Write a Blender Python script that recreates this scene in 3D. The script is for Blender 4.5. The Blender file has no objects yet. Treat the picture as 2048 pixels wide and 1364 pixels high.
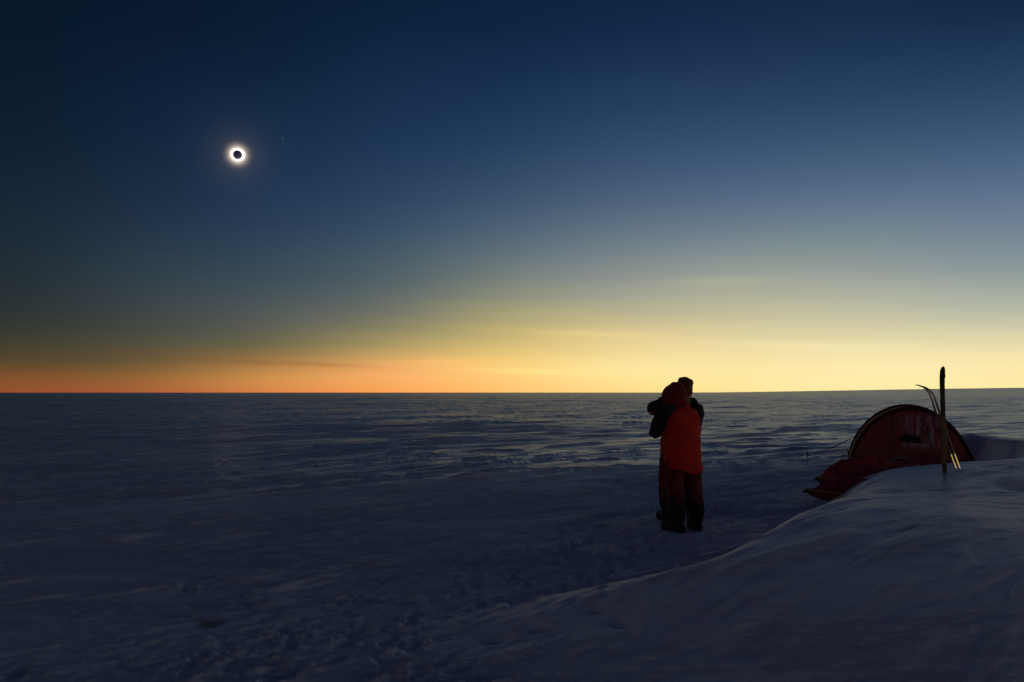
import bpy, bmesh, math, random
import numpy as np
from mathutils import Vector, Matrix

random.seed(7)
R = math.radians
scene = bpy.context.scene
COL = scene.collection

# ------------------------------------------------------------------ camera
F = 1640.0                 # focal length in pixels of the 2048 px wide photograph
CAM_H = 1.62
PITCH = math.atan(103.0 / F)
cam_d = bpy.data.cameras.new('camera')
cam_d.sensor_width = 36.0
cam_d.lens = F / 2048.0 * 36.0
cam_d.clip_start = 0.05
cam_d.clip_end = 90000.0
cam = bpy.data.objects.new('camera', cam_d)
COL.objects.link(cam)
cam.location = (0, 0, CAM_H)
cam.rotation_euler = (math.pi / 2 + PITCH, 0, 0)
scene.camera = cam

def ray(u, v):
    """direction of a photograph pixel, in world axes"""
    d = np.array([(u - 1024.0) / F, 1.0, (682.0 - v) / F])
    c, s = math.cos(PITCH), math.sin(PITCH)
    d = np.array([d[0], d[1] * c - d[2] * s, d[1] * s + d[2] * c])
    return d / np.linalg.norm(d)

def at(u, v, depth):
    """point on a pixel's ray at a given distance ahead (world Y)"""
    d = ray(u, v)
    return Vector((d * (depth / d[1])).tolist()) + Vector((0, 0, CAM_H))

def az_el(u, v):
    d = ray(u, v)
    return math.degrees(math.atan2(d[0], d[1])), math.degrees(math.asin(d[2]))

# ------------------------------------------------------------------ sky
def lin(c):
    out = []
    for q in c:
        q = q / 255.0
        out.append(q / 12.92 if q <= 0.04045 else ((q + 0.055) / 1.055) ** 2.4)
    return np.array(out)

# colour of the twilight sky during totality, read at nine bearings: (pixel row, sRGB)
def table(u, rows):
    return [(max(0.0, az_el(u, v)[1]), c) for v, c in rows][::-1]
TOP = [(-1500, (22, 22, 39)), (-500, (15, 22, 40))]
SKY_U = [20, 307, 563, 796, 1024, 1252, 1486, 1741, 2028]
SKY_ROWS = [
    TOP + [(0, (5, 24, 41)), (100, (11, 25, 42)), (230, (13, 29, 44)), (350, (18, 35, 51)), (460, (27, 41, 53)), (580, (35, 45, 50)),
           (640, (45, 51, 47)), (700, (69, 64, 43)), (735, (97, 71, 42)), (755, (132, 79, 45)), (785, (154, 80, 44))],
    TOP + [(0, (8, 24, 45)), (60, (12, 26, 49)), (150, (14, 32, 57)), (260, (16, 39, 63)), (350, (25, 43, 63)), (420, (32, 49, 71)), (500, (40, 58, 75)), (560, (51, 65, 74)),
           (600, (58, 68, 73)), (640, (67, 72, 70)), (670, (74, 75, 66)), (700, (88, 80, 61)), (720, (104, 83, 56)), (740, (120, 93, 55)), (752, (136, 97, 54)), (765, (158, 98, 54)), (785, (166, 92, 54))],
    TOP + [(0, (8, 29, 51)), (115, (12, 34, 56)), (230, (20, 44, 69)), (330, (27, 50, 79)), (400, (34, 57, 85)), (460, (44, 63, 88)), (500, (50, 71, 88)), (560, (62, 79, 90)), (620, (80, 89, 90)),
           (660, (95, 96, 83)), (690, (111, 105, 73)), (705, (126, 110, 69)), (718, (150, 113, 70)), (730, (182, 128, 73)), (745, (206, 148, 78)), (765, (220, 147, 79)), (785, (220, 128, 72))],
    TOP + [(0, (10, 32, 55)), (60, (14, 37, 64)), (175, (23, 45, 77)), (290, (31, 55, 88)), (400, (46, 70, 98)), (460, (56, 80, 102)), (520, (72, 91, 103)), (570, (87, 101, 105)), (600, (98, 107, 104)),
           (620, (111, 113, 104)), (640, (125, 124, 103)), (660, (142, 135, 101)), (680, (162, 147, 100)), (700, (188, 162, 102)), (715, (212, 169, 105)), (730, (240, 174, 106)), (750, (255, 178, 108)), (770, (255, 172, 93)), (785, (255, 162, 84))],
    TOP + [(0, (11, 35, 63)), (58, (14, 37, 67)), (175, (24, 48, 82)), (290, (38, 64, 95)), (400, (60, 84, 110)), (460, (80, 100, 120)), (520, (104, 119, 124)),
           (580, (134, 139, 123)), (620, (164, 159, 120)), (660, (196, 178, 118)), (700, (228, 197, 122)), (730, (254, 212, 122)), (760, (255, 206, 122)), (785, (252, 190, 108))],
    TOP + [(0, (14, 36, 66)), (60, (20, 41, 73)), (175, (32, 57, 92)), (290, (50, 76, 108)), (350, (64, 87, 117)), (400, (78, 98, 123)), (460, (100, 118, 132)), (520, (126, 136, 140)), (560, (147, 151, 145)),
           (600, (168, 168, 147)), (630, (191, 182, 143)), (660, (219, 197, 145)), (680, (233, 208, 149)), (700, (241, 217, 151)), (720, (250, 226, 157)), (740, (255, 234, 165)), (765, (255, 228, 146)), (785, (255, 218, 138))],
    TOP + [(0, (17, 39, 70)), (100, (28, 50, 82)), (230, (45, 69, 103)), (330, (66, 91, 123)), (400, (87, 108, 134)), (480, (119, 135, 144)), (540, (150, 158, 150)),
           (580, (172, 173, 152)), (620, (194, 188, 155)), (660, (217, 206, 160)), (700, (240, 221, 164)), (730, (253, 230, 165)), (760, (255, 233, 162)), (785, (255, 229, 152))],
    TOP + [(0, (20, 42, 70)), (115, (31, 56, 89)), (230, (48, 74, 106)), (330, (71, 97, 124)), (380, (88, 108, 137)), (430, (105, 126, 144)), (480, (124, 141, 145)), (540, (150, 156, 154)), (580, (169, 174, 160)),
           (620, (191, 190, 164)), (660, (215, 206, 166)), (690, (237, 223, 171)), (720, (254, 234, 177)), (755, (255, 238, 176)), (785, (255, 234, 166))],
    TOP + [(0, (18, 39, 67)), (120, (34, 60, 92)), (230, (52, 78, 112)), (350, (82, 106, 138)), (460, (114, 131, 150)), (520, (131, 148, 152)), (560, (149, 161, 159)),
           (620, (181, 184, 166)), (660, (211, 206, 170)), (690, (233, 220, 171)), (720, (250, 231, 173)), (760, (255, 235, 167)), (785, (255, 231, 158))]]
SKY_TABLES = [table(u, r) for u, r in zip(SKY_U, SKY_ROWS)]
SKY_AZ = [az_el(u, 600)[0] for u in SKY_U]
SUN_UV = (475.0, 309.5)
sun_dir = Vector(ray(*SUN_UV).tolist())
SUN_AZ, SUN_EL = az_el(*SUN_UV)

world = bpy.data.worlds.new('World')
scene.world = world
world.use_nodes = True
wt = world.node_tree
wt.nodes.clear()

def mk(tree):
    def N(kind, **kw):
        n = tree.nodes.new(kind)
        for k, v in kw.items():
            setattr(n, k, v)
        return n
    def L(a, b):
        tree.links.new(a, b)
    def M(op, a, b=None, c=None, clamp=False):
        n = N('ShaderNodeMath', operation=op, use_clamp=clamp)
        for i, q in enumerate((a, b, c)):
            if q is None:
                continue
            if isinstance(q, (int, float)):
                n.inputs[i].default_value = q
            else:
                L(q, n.inputs[i])
        return n.outputs[0]
    def MAPR(v, f0, f1, t0=0.0, t1=1.0, interp='SMOOTHSTEP'):
        n = N('ShaderNodeMapRange', interpolation_type=interp)
        L(v, n.inputs['Value'])
        for k, q in zip(('From Min', 'From Max', 'To Min', 'To Max'), (f0, f1, t0, t1)):
            n.inputs[k].default_value = q
        return n.outputs['Result']
    def MIX(fac, a, b, blend='MIX'):
        n = N('ShaderNodeMix', data_type='RGBA', blend_type=blend)
        for s, q in zip((n.inputs[0], n.inputs[6], n.inputs[7]), (fac, a, b)):
            if isinstance(q, (int, float)):
                s.default_value = q
            elif isinstance(q, (tuple, list)):
                s.default_value = (*q[:3], 1.0)
            else:
                L(q, s)
        return n.outputs[2]
    return N, L, M, MAPR, MIX

N, L, M, MAPR, MIX = mk(wt)
tc = N('ShaderNodeTexCoord')
sep = N('ShaderNodeSeparateXYZ')
L(tc.outputs['Generated'], sep.inputs[0])
X, Y, Z = sep.outputs
el = M('MULTIPLY', M('ARCSINE', Z), 180 / math.pi)
az = M('MULTIPLY', M('ARCTAN2', X, Y), 180 / math.pi)
# thin high streaks near the horizon bend the elevation the colours are read at
cn = N('ShaderNodeCombineXYZ')
L(M('MULTIPLY', az, 0.060), cn.inputs[0])
L(M('MULTIPLY_ADD', az, 0.050, M('MULTIPLY', el, 0.95)), cn.inputs[1])
streak = N('ShaderNodeTexNoise')
streak.inputs['Scale'].default_value = 1.0
streak.inputs['Detail'].default_value = 5.0
streak.inputs['Roughness'].default_value = 0.55
L(cn.outputs[0], streak.inputs['Vector'])
streak_v = M('SUBTRACT', streak.outputs[0], 0.5)
elc = M('MAXIMUM', el, 0.0)
amp = M('MULTIPLY', MAPR(elc, 0.0, 1.6), MAPR(elc, 14.0, 5.0))
elw = M('MAXIMUM', M('ADD', elc, M('MULTIPLY', M('MULTIPLY', streak_v, 0.7), amp)), 0.0)
f = M('SQRT', M('DIVIDE', elw, 90.0))

def sky_ramp(tab, n=30):
    es = np.array([e for e, _ in tab])
    cs = np.array([c for _, c in tab], float)
    fx = np.sqrt(es / 90.0)
    r = N('ShaderNodeValToRGB')
    L(f, r.inputs[0])
    cr = r.color_ramp
    cr.interpolation = 'LINEAR'
    top = fx.max()
    pos = np.linspace(0, min(1.0, top), n)
    # smooth the table before reading it so that no kink shows as a band
    fine = np.linspace(0, min(1.0, top), 600)
    sm = np.stack([np.interp(fine, fx, cs[:, k]) for k in range(3)], 1)
    ker = np.hanning(21); ker /= ker.sum()
    pad = np.pad(sm, ((10, 10), (0, 0)), mode='edge')
    sm = np.stack([np.convolve(pad[:, k], ker, 'valid') for k in range(3)], 1)
    while len(cr.elements) < n:
        cr.elements.new(0.5)
    for i, p in enumerate(pos):
        c = lin([np.interp(p, fine, sm[:, k]) for k in range(3)])
        cr.elements[i].position = float(p)
        cr.elements[i].color = (*c.tolist(), 1.0)
    return r.outputs[0]

GLOW_AZ = 72.0             # bearing of the brightest edge of the moon's shadow
daz = M('ABSOLUTE', M('SUBTRACT', az, GLOW_AZ))
daz = M('MINIMUM', daz, M('SUBTRACT', 360.0, daz))
ramps = [sky_ramp(t_) for t_ in SKY_TABLES]
# the glow runs all round the horizon and is weakest on the far side of the shadow's middle;
# the bearings are blended with smooth (quadratic spline) weights
step = (SKY_AZ[8] - SKY_AZ[0]) / 8.0
tpos = M('MINIMUM', M('MAXIMUM', M('DIVIDE', M('SUBTRACT', GLOW_AZ - SKY_AZ[0], daz), step), -0.5), 8.5)
def bspline(i):
    d = M('ABSOLUTE', M('SUBTRACT', tpos, float(i)))
    a = M('SUBTRACT', 0.75, M('MULTIPLY', d, d))
    q = M('MAXIMUM', M('SUBTRACT', 1.5, d), 0.0)
    b = M('MULTIPLY', M('MULTIPLY', q, q), 0.5)
    near = M('LESS_THAN', d, 0.5)
    return M('ADD', M('MULTIPLY', a, near), M('MULTIPLY', b, M('SUBTRACT', 1.0, near)))
sky = None
for i in range(-1, 10):
    c_ = N('ShaderNodeVectorMath', operation='SCALE')
    L(ramps[min(max(i, 0), 8)], c_.inputs[0])
    L(bspline(i), c_.inputs['Scale'])
    if sky is None:
        sky = c_.outputs[0]
    else:
        ad = N('ShaderNodeVectorMath', operation='ADD')
        L(sky, ad.inputs[0]); L(c_.outputs[0], ad.inputs[1])
        sky = ad.outputs[0]
back = MIX(0.30, ramps[2], ramps[4])
sky = MIX(MAPR(daz, 112.0, 150.0, 0.0, 1.0), sky, back)
# a few wisps of thin cloud: (pixel, half width and half height in degrees, tilt, brightness)
def wisp(u, v, wu, wv, tilt, gain, tint=(1, 1, 1)):
    global sky
    a0, e0 = az_el(u, v)
    dx = M('SUBTRACT', az, a0)
    dy = M('SUBTRACT', M('SUBTRACT', el, e0), M('MULTIPLY', dx, tilt))
    dy = M('ADD', dy, M('MULTIPLY', streak_v, wv * 1.4))
    q = M('ADD', M('POWER', M('DIVIDE', dx, wu), 2.0), M('POWER', M('DIVIDE', dy, wv), 2.0))
    k = M('MULTIPLY', M('EXPONENT', M('MULTIPLY', q, -1.0)), M('ADD', 0.55, M('MULTIPLY', streak_v, 1.5)))
    sc = N('ShaderNodeVectorMath', operation='MULTIPLY')
    L(sky, sc.inputs[0])
    sc.inputs[1].default_value = tuple(1 + gain * t for t in tint)
    sky = MIX(M('MINIMUM', M('MAXIMUM', k, 0.0), 1.0), sky, sc.outputs[0])
wisp(610, 728, 4.2, 0.16, -0.035, -0.42, (0.75, 1.0, 1.1))
wisp(1440, 563, 3.2, 0.34, 0.0, 0.26, (1.3, 0.9, 0.4))
wisp(1180, 668, 4.5, 0.22, -0.04, 0.22, (1.2, 1.0, 0.6))
wisp(1030, 742, 4.0, 0.20, -0.02, 0.18, (1.0, 1.2, 1.0))
wisp(1600, 690, 6.0, 0.30, -0.05, 0.12)
wisp(860, 724, 4.0, 0.25, 0.02, 0.20, (1.4, 0.6, 0.3))

# soft outer corona round the eclipsed sun
dt = N('ShaderNodeVectorMath', operation='DOT_PRODUCT')
L(tc.outputs['Generated'], dt.inputs[0])
dt.inputs[1].default_value = sun_dir
ang = M('MULTIPLY', M('ARCCOSINE', M('MINIMUM', dt.outputs['Value'], 1.0)), 180 / math.pi)
def gauss(sig, a):
    q = M('DIVIDE', ang, sig)
    return M('MULTIPLY', M('EXPONENT', M('MULTIPLY', M('MULTIPLY', q, q), -1.0)), a)
inner = gauss(0.41, 2.3)
outer = M('MULTIPLY', M('EXPONENT', M('DIVIDE', ang, -0.80)), 0.085)
glow = N('ShaderNodeMix', data_type='RGBA', blend_type='ADD')
glow.inputs[0].default_value = 1.0
gc = MIX(1.0, inner, (1.0, 0.80, 0.60), 'MULTIPLY')
oc = MIX(1.0, outer, (1.0, 0.72, 0.55), 'MULTIPLY')
L(MIX(1.0, gc, oc, 'ADD'), glow.inputs[7])
L(sky, glow.inputs[6])
bg = N('ShaderNodeBackground')
bg.inputs['Strength'].default_value = 1.0
L(glow.outputs[2], bg.inputs['Color'])
wo = N('ShaderNodeOutputWorld')
L(bg.outputs[0], wo.inputs['Surface'])
world.cycles.sampling_method = 'MANUAL'
world.cycles.sample_map_resolution = 2048

# the faint light of the corona itself
sl = bpy.data.lights.new('corona_light', 'SUN')
sl.energy = 0.002
sl.angle = R(1.0)
sl.color = (1.0, 0.93, 0.85)
slo = bpy.data.objects.new('corona_light', sl)
COL.objects.link(slo)
slo.rotation_euler = (-sun_dir).to_track_quat('-Z', 'Y').to_euler()
slo.location = (0, 0, 30)

scene.view_settings.view_transform = 'Standard'
scene.view_settings.look = 'None'
scene.view_settings.exposure = 0.0
scene.view_settings.gamma = 1.0
scene.view_settings.use_curve_mapping = False
scene.render.engine = 'CYCLES'
scene.cycles.use_denoising = True
scene.cycles.max_bounces = 6

# ------------------------------------------------------------------ helpers
def tag(o, label=None, cat=None, group=None, kind=None):
    for k, q in (('label', label), ('category', cat), ('group', group), ('kind', kind)):
        if q:
            o[k] = q
    return o

def empty(name, loc=(0, 0, 0), rz=0.0):
    o = bpy.data.objects.new(name, None)
    o.empty_display_size = 0.2
    COL.objects.link(o)
    o.location = loc
    o.rotation_euler = (0, 0, rz)
    return o

def mesh_obj(name, verts, faces, mat, parent=None, smooth=True):
    me = bpy.data.meshes.new(name)
    me.from_pydata([tuple(v) for v in verts], [], faces)
    me.update()
    return link_mesh(name, me, mat, parent, smooth)

def link_mesh(name, me, mat, parent=None, smooth=True):
    if smooth:
        me.polygons.foreach_set('use_smooth', [True] * len(me.polygons))
    if mat:
        me.materials.clear()
        me.materials.append(mat)
    o = bpy.data.objects.new(name, me)
    COL.objects.link(o)
    if parent:
        o.parent = parent
    return o

def bm_obj(name, bm, mat, parent=None, smooth=True):
    bmesh.ops.recalc_face_normals(bm, faces=bm.faces)
    me = bpy.data.meshes.new(name)
    bm.to_mesh(me)
    bm.free()
    return link_mesh(name, me, mat, parent, smooth)

def add_ellipsoid(bm, c, r, rot=None, seg=18):
    m = Matrix.Translation(Vector(c)) @ (rot.to_4x4() if rot else Matrix.Identity(4)) @ Matrix.Diagonal((r[0], r[1], r[2], 1))
    bmesh.ops.create_uvsphere(bm, u_segments=seg, v_segments=seg // 2 + 2, radius=1.0, matrix=m)

def add_capsule(bm, p0, p1, r0, r1, seg=14):
    p0, p1 = Vector(p0), Vector(p1)
    for p, r in ((p0, r0), (p1, r1)):
        bmesh.ops.create_uvsphere(bm, u_segments=seg, v_segments=8, radius=r, matrix=Matrix.Translation(p))
    d = p1 - p0
    if d.length > 1e-5:
        m = Matrix.Translation((p0 + p1) / 2) @ d.to_track_quat('Z', 'Y').to_matrix().to_4x4()
        bmesh.ops.create_cone(bm, cap_ends=True, segments=seg, radius1=r0, radius2=r1, depth=d.length, matrix=m)

def add_chain(bm, pts):
    for (p0, r0), (p1, r1) in zip(pts[:-1], pts[1:]):
        add_capsule(bm, p0, p1, r0, r1)

def add_box(bm, c, s, rot=None, bevel=0.0):
    m = Matrix.Translation(Vector(c)) @ (rot.to_4x4() if rot else Matrix.Identity(4)) @ Matrix.Diagonal((s[0], s[1], s[2], 1))
    g = bmesh.ops.create_cube(bm, size=1.0, matrix=m)
    if bevel:
        es = set(e for v in g['verts'] for e in v.link_edges)
        bmesh.ops.bevel(bm, geom=list(es), offset=bevel, segments=2, affect='EDGES', profile=0.6)

def add_tube(bm, pts, rad, seg=8):
    pts = [Vector(p) for p in pts]
    rings = []
    n = len(pts)
    for i, p in enumerate(pts):
        t = (pts[min(i + 1, n - 1)] - pts[max(i - 1, 0)]).normalized()
        a = t.orthogonal().normalized() if i == 0 else (prev_a - t * prev_a.dot(t)).normalized()
        prev_a = a
        b = t.cross(a)
        r = rad[i] if isinstance(rad, (list, tuple)) else rad
        rings.append([bm.verts.new(p + (a * math.cos(q) + b * math.sin(q)) * r)
                      for q in [2 * math.pi * k / seg for k in range(seg)]])
    for r0, r1 in zip(rings[:-1], rings[1:]):
        for k in range(seg):
            bm.faces.new((r0[k], r0[(k + 1) % seg], r1[(k + 1) % seg], r1[k]))
    bm.faces.new(rings[0][::-1])
    bm.faces.new(rings[-1])

def fuse(name, bm, mat, parent=None, voxel=0.014, smooth=6, wrinkle=0.0, wscale=0.12, warp=None):
    """melt overlapping shapes into one continuous skin"""
    me = bpy.data.meshes.new(name + '_raw')
    bmesh.ops.recalc_face_normals(bm, faces=bm.faces)
    bm.to_mesh(me)
    bm.free()
    o = bpy.data.objects.new(name + '_raw', me)
    COL.objects.link(o)
    m = o.modifiers.new('remesh', 'REMESH')
    m.mode = 'VOXEL'
    m.voxel_size = voxel
    s = o.modifiers.new('smooth', 'SMOOTH')
    s.iterations = smooth
    s.factor = 0.5
    dg = bpy.context.evaluated_depsgraph_get()
    out = bpy.data.meshes.new_from_object(o.evaluated_get(dg))
    bpy.data.objects.remove(o)
    bpy.data.meshes.remove(me)
    out.name = name
    if wrinkle:
        n = len(out.vertices)
        co = np.empty(n * 3, np.float32); no = np.empty(n * 3, np.float32)
        out.vertices.foreach_get('co', co); out.vertices.foreach_get('normal', no)
        co = co.reshape(-1, 3); no = no.reshape(-1, 3)
        h = fold_noise(co, wscale)
        co = co + no * (h * wrinkle)[:, None]
        out.vertices.foreach_set('co', co.ravel().astype(np.float32))
        out.update()
    return link_mesh(name, out, mat, parent)

# ---- numpy noise
_rng = np.random.default_rng(11)
_perm = _rng.permutation(1024)
_perm = np.concatenate([_perm, _perm])
_ga = _rng.random(1024) * 2 * math.pi
_gx, _gy = np.cos(_ga), np.sin(_ga)

def noise(x, y, seed=0):
    x = x + seed * 37.17; y = y + seed * 91.73
    xi = np.floor(x); yi = np.floor(y)
    fx = x - xi; fy = y - yi
    xi = xi.astype(np.int64) & 1023; yi = yi.astype(np.int64) & 1023
    u = fx * fx * fx * (fx * (fx * 6 - 15) + 10)
    v = fy * fy * fy * (fy * (fy * 6 - 15) + 10)
    def g(ix, iy, dx, dy):
        h = _perm[_perm[ix & 1023] + (iy & 1023)]
        return _gx[h] * dx + _gy[h] * dy
    a = g(xi, yi, fx, fy); b = g(xi + 1, yi, fx - 1, fy)
    c = g(xi, yi + 1, fx, fy - 1); d = g(xi + 1, yi + 1, fx - 1, fy - 1)
    return ((a + (b - a) * u) + ((c + (d - c) * u) - (a + (b - a) * u)) * v) * 1.5

def fbm(x, y, octv=4, gain=0.5, seed=0):
    s = 0.0; a = 1.0
    for k in range(octv):
        s = s + a * noise(x * 2 ** k, y * 2 ** k, seed + k * 3)
        a *= gain
    return s

def fold_noise(co, s):
    a = noise(co[:, 0] / s + co[:, 1] / s * 0.6, co[:, 2] / (s * 0.55), 5)
    b = noise(co[:, 1] / s - co[:, 0] / s * 0.4, co[:, 2] / (s * 0.7), 9)
    return np.abs(a) * 1.2 + b * 0.8 - 0.4

def sstep(x, a, b):
    t = np.clip((x - a) / (b - a), 0, 1)
    return t * t * (3 - 2 * t)

# ------------------------------------------------------------------ the lie of the snow
WIND = (0.80, 0.60)
PATH = [(-1.7, 3.6), (-1.0, 5.1), (0.2, 7.2), (1.5, 9.2), (2.8, 11.2), (3.9, 13.0)]

def seg_dist(x, y, pts):
    best = None
    for (x0, y0), (x1, y1) in zip(pts[:-1], pts[1:]):
        dx, dy = x1 - x0, y1 - y0
        t = np.clip(((x - x0) * dx + (y - y0) * dy) / (dx * dx + dy * dy), 0, 1)
        d = np.hypot(x - x0 - t * dx, y - y0 - t * dy)
        best = d if best is None else np.minimum(best, d)
    return best

_fr = random.Random(3)
PRINTS = []
for (x0, y0), (x1, y1) in zip(PATH[:-1], PATH[1:]):
    for k in range(26):
        t = _fr.random()
        a = math.atan2(y1 - y0, x1 - x0) + _fr.uniform(-0.7, 0.7)
        PRINTS.append((x0 + (x1 - x0) * t + _fr.gauss(0, 0.5), y0 + (y1 - y0) * t + _fr.gauss(0, 0.45), a, _fr.uniform(0.012, 0.036)))
for k in range(22):
    PRINTS.append((_fr.uniform(-3.4, -0.4), _fr.uniform(4.2, 7.4), _fr.uniform(0, 3.1), _fr.uniform(0.006, 0.016)))

# single wind-carved ridges: long, low, with a steep flank to the right
_lr = random.Random(29)
LENSES = []
for k in range(190):
    rr_ = 6.0 + 50 * _lr.random() ** 1.15
    aa_ = R(_lr.uniform(-38, 38))
    big = 0.75 + rr_ / 28.0
    LENSES.append((rr_ * math.sin(aa_), rr_ * math.cos(aa_), _lr.uniform(0.45, 1.5) * big, _lr.uniform(0.05, 0.15) * big,
                   _lr.uniform(0.018, 0.055) * min(1.6, big * big), _lr.gauss(0, 0.12)))
def lens_h(x, y, r):
    out = np.zeros(x.shape)
    idx = np.nonzero(r < 62)[0]
    if len(idx) == 0:
        return out
    xs, ys_ = x[idx], y[idx]
    add = np.zeros(len(idx))
    for (lx, ly, ll, lw, lh, la) in LENSES:
        q = (np.abs(xs - lx) < ll * 1.2) & (np.abs(ys_ - ly) < ll * 1.2)
        if not q.any():
            continue
        dx, dy = xs[q] - lx, ys_[q] - ly
        w0, w1 = math.cos(la) * WIND[0] - math.sin(la) * WIND[1], math.sin(la) * WIND[0] + math.cos(la) * WIND[1]
        u = (dx * w0 + dy * w1) / ll
        v = (-dx * w1 + dy * w0) / lw + 0.9 * noise(xs[q] / (ll * 0.5), ys_[q] / (ll * 0.5), 77)
        lon = np.clip(1 - np.abs(u) ** 1.6, 0, 1) * sstep(u, -1.0, 0.5)
        crs = np.where(v < 0, sstep(v, -0.34, 0.0), np.exp(-(v / 1.6) ** 2))
        add[q] = np.maximum(add[q], lh * lon * crs)
    out[idx] = add
    return out

def ground_raw(x, y):
    x = np.asarray(x, float); y = np.asarray(y, float)
    r = np.hypot(x, y) + 1e-6
    s = x * WIND[0] + y * WIND[1]
    c = -x * WIND[1] + y * WIND[0]
    wob = noise(s / 9.0, c / 3.0, 40) * 0.8 + noise(s / 2.6, c / 1.1, 41) * 0.22
    c2 = c + wob
    # broad swells, then flat-topped wind-carved plates with sharp edges at falling sizes
    z = 0.14 * noise(s / 60, c2 / 18, 1) * sstep(r, 10, 40)
    z = z + 0.05 * noise(s / 26, c2 / 6.5, 2) * sstep(r, 8, 20)
    patch = sstep(noise(s / 15, c / 6, 21), -0.30, 0.20)
    patch2 = sstep(noise(s / 9, c / 4, 22), -0.10, 0.25)
    def plates(ls, lc, lo, hi, seed):
        m_ = 0.5 * (lo + hi); w_ = (hi - lo) * 0.8
        return sstep(noise(s / (ls * 1.7), c2 / lc, seed), m_ - w_, m_ + w_)
    carve = (0.046 * plates(6.5, 1.25, 0.08, 0.15, 8) * patch + 0.030 * plates(3.4, 0.70, 0.16, 0.24, 14) * patch2
             + 0.017 * plates(1.7, 0.34, 0.14, 0.26, 16) + 0.008 * plates(0.85, 0.16, 0.16, 0.30, 17) * patch2
             + 0.012 * noise(s / 9, c2 / 1.9, 3) + 0.004 * noise(s / 4.2, c2 / 0.8, 4))
    near_calm = (0.34 + 0.66 * sstep(r, 9.5, 16.0)) * (1 - 0.55 * sstep(r, 35, 140))
    z = z + carve * near_calm
    mid = sstep(r, 14, 28) * (1 - 0.6 * sstep(r, 45, 160))
    z = z + mid * (0.050 * plates(8.0, 1.6, 0.12, 0.18, 18) * patch + 0.028 * plates(4.4, 0.95, 0.20, 0.27, 19))
    far = sstep(r, 45, 120)
    z = z + far * (1 - 0.3 * sstep(r, 200, 600)) * (0.085 * plates(16, 3.4, 0.12, 0.18, 23) + 0.055 * plates(9, 2.2, 0.20, 0.27, 24) * patch)
    z = z + sstep(r, 160, 500) * (0.14 * plates(60, 14, 0.12, 0.20, 25) + 0.12 * noise(s / 420, c / 90, 31))
    z = z + lens_h(x, y, r)
    # long low shelf beyond the camp: the ground falls away from it towards the camera
    edge = y - (14.4 + 0.62 * np.clip(x, -8.0, 9.0) + 0.8 * noise(x / 3.5, y / 6.0, 50) + 0.25 * noise(x / 1.1, y / 2.0, 51))
    shelf = sstep(edge, -3.0, 0.0) * (1 - 0.8 * sstep(edge, 1.5, 16.0)) * sstep(x, -8.0, -1.0)
    z = z + 0.20 * shelf
    # bank of snow against the right side of the tent
    by = y - (18.2 + 0.25 * noise(x / 0.8, y / 3.0, 55))
    z = z + 0.52 * sstep(x, 9.7, 10.7) * (1 - 0.9 * sstep(x, 10.8, 14.5)) * sstep(by, -0.75, 0.05) * (1 - sstep(by, 0.3, 5.0))
    # trodden, churned-up snow between the drift and the people
    pd = seg_dist(x, y, PATH)
    tr = np.exp(-(pd / 1.25) ** 2) * (0.12 + 1.1 * sstep(noise(x / 1.1, y / 0.8, 70) + 0.5 * noise(x / 0.35, y / 0.3, 72), -0.35, 0.55))
    tr = tr + 0.42 * np.exp(-((x + 1.9) / 1.7) ** 2 - ((y - 5.6) / 1.9) ** 2) * (0.3 + np.clip(noise(x / 0.9, y / 0.5, 71) + 0.3, 0, 1))
    near = r < 16
    if np.any(near):
        lump = np.zeros_like(z)
        xn, yn = x[near], y[near]
        sn, cn_ = s[near], c[near]
        lump[near] = (0.024 * noise(xn / 0.40, yn / 0.33, 61) + 0.022 * sstep(noise(sn / 0.20, cn_ / 0.11, 60), 0.06, 0.30)
                      + 0.018 * sstep(noise(sn / 0.11, cn_ / 0.055, 62), 0.08, 0.32) + 0.012 * noise(xn / 0.06, yn / 0.05, 63) + 0.008 * noise(xn / 0.035, yn / 0.03, 64))
        pr = np.zeros_like(xn)
        for (px, py, a, dep) in PRINTS:
            q = (np.abs(xn - px) < 0.4) & (np.abs(yn - py) < 0.4)
            if not q.any():
                continue
            dx, dy = xn[q] - px, yn[q] - py
            l = (dx * math.cos(a) + dy * math.sin(a)) / 0.15
            w = (-dx * math.sin(a) + dy * math.cos(a)) / 0.065
            d = np.sqrt(l * l + w * w) + 0.55 * noise(xn[q] / 0.11, yn[q] / 0.11, 66)
            pr[q] += dep * (-(1 - sstep(d, 0.6, 1.1)) + 0.45 * np.exp(-((d - 1.3) / 0.28) ** 2))
        lump[near] = lump[near] * tr[near] * 0.85 + pr
        z = z + lump * (1 - sstep(r, 13, 16))
        fl = sstep(noise(s / 3.0, c / 1.2, 84), -0.2, 0.2)
        z = z + (0.005 * noise(s / 0.35, c / 0.07, 80) + 0.008 * noise(s / 0.9, c / 0.16, 81)
                 + 0.016 * sstep(noise(s / 0.55, c / 0.13, 82), 0.22, 0.34) * fl + 0.022 * sstep(noise(s / 1.1, c / 0.24, 83), 0.26, 0.36) * fl) * (1 - sstep(r, 16, 26))
    # far rise of the ice to the right
    a = np.degrees(np.arctan2(x, y))
    z = z + 0.0056 * r * sstep(a, 9.0, 36.0) * (1 - sstep(a, 70, 120)) * sstep(r, 900, 3600) * (1 - 0.6 * sstep(r, 4500, 9000))
    return z

BASE = float(ground_raw(np.array([2.0]), np.array([9.8]))[0])

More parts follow.
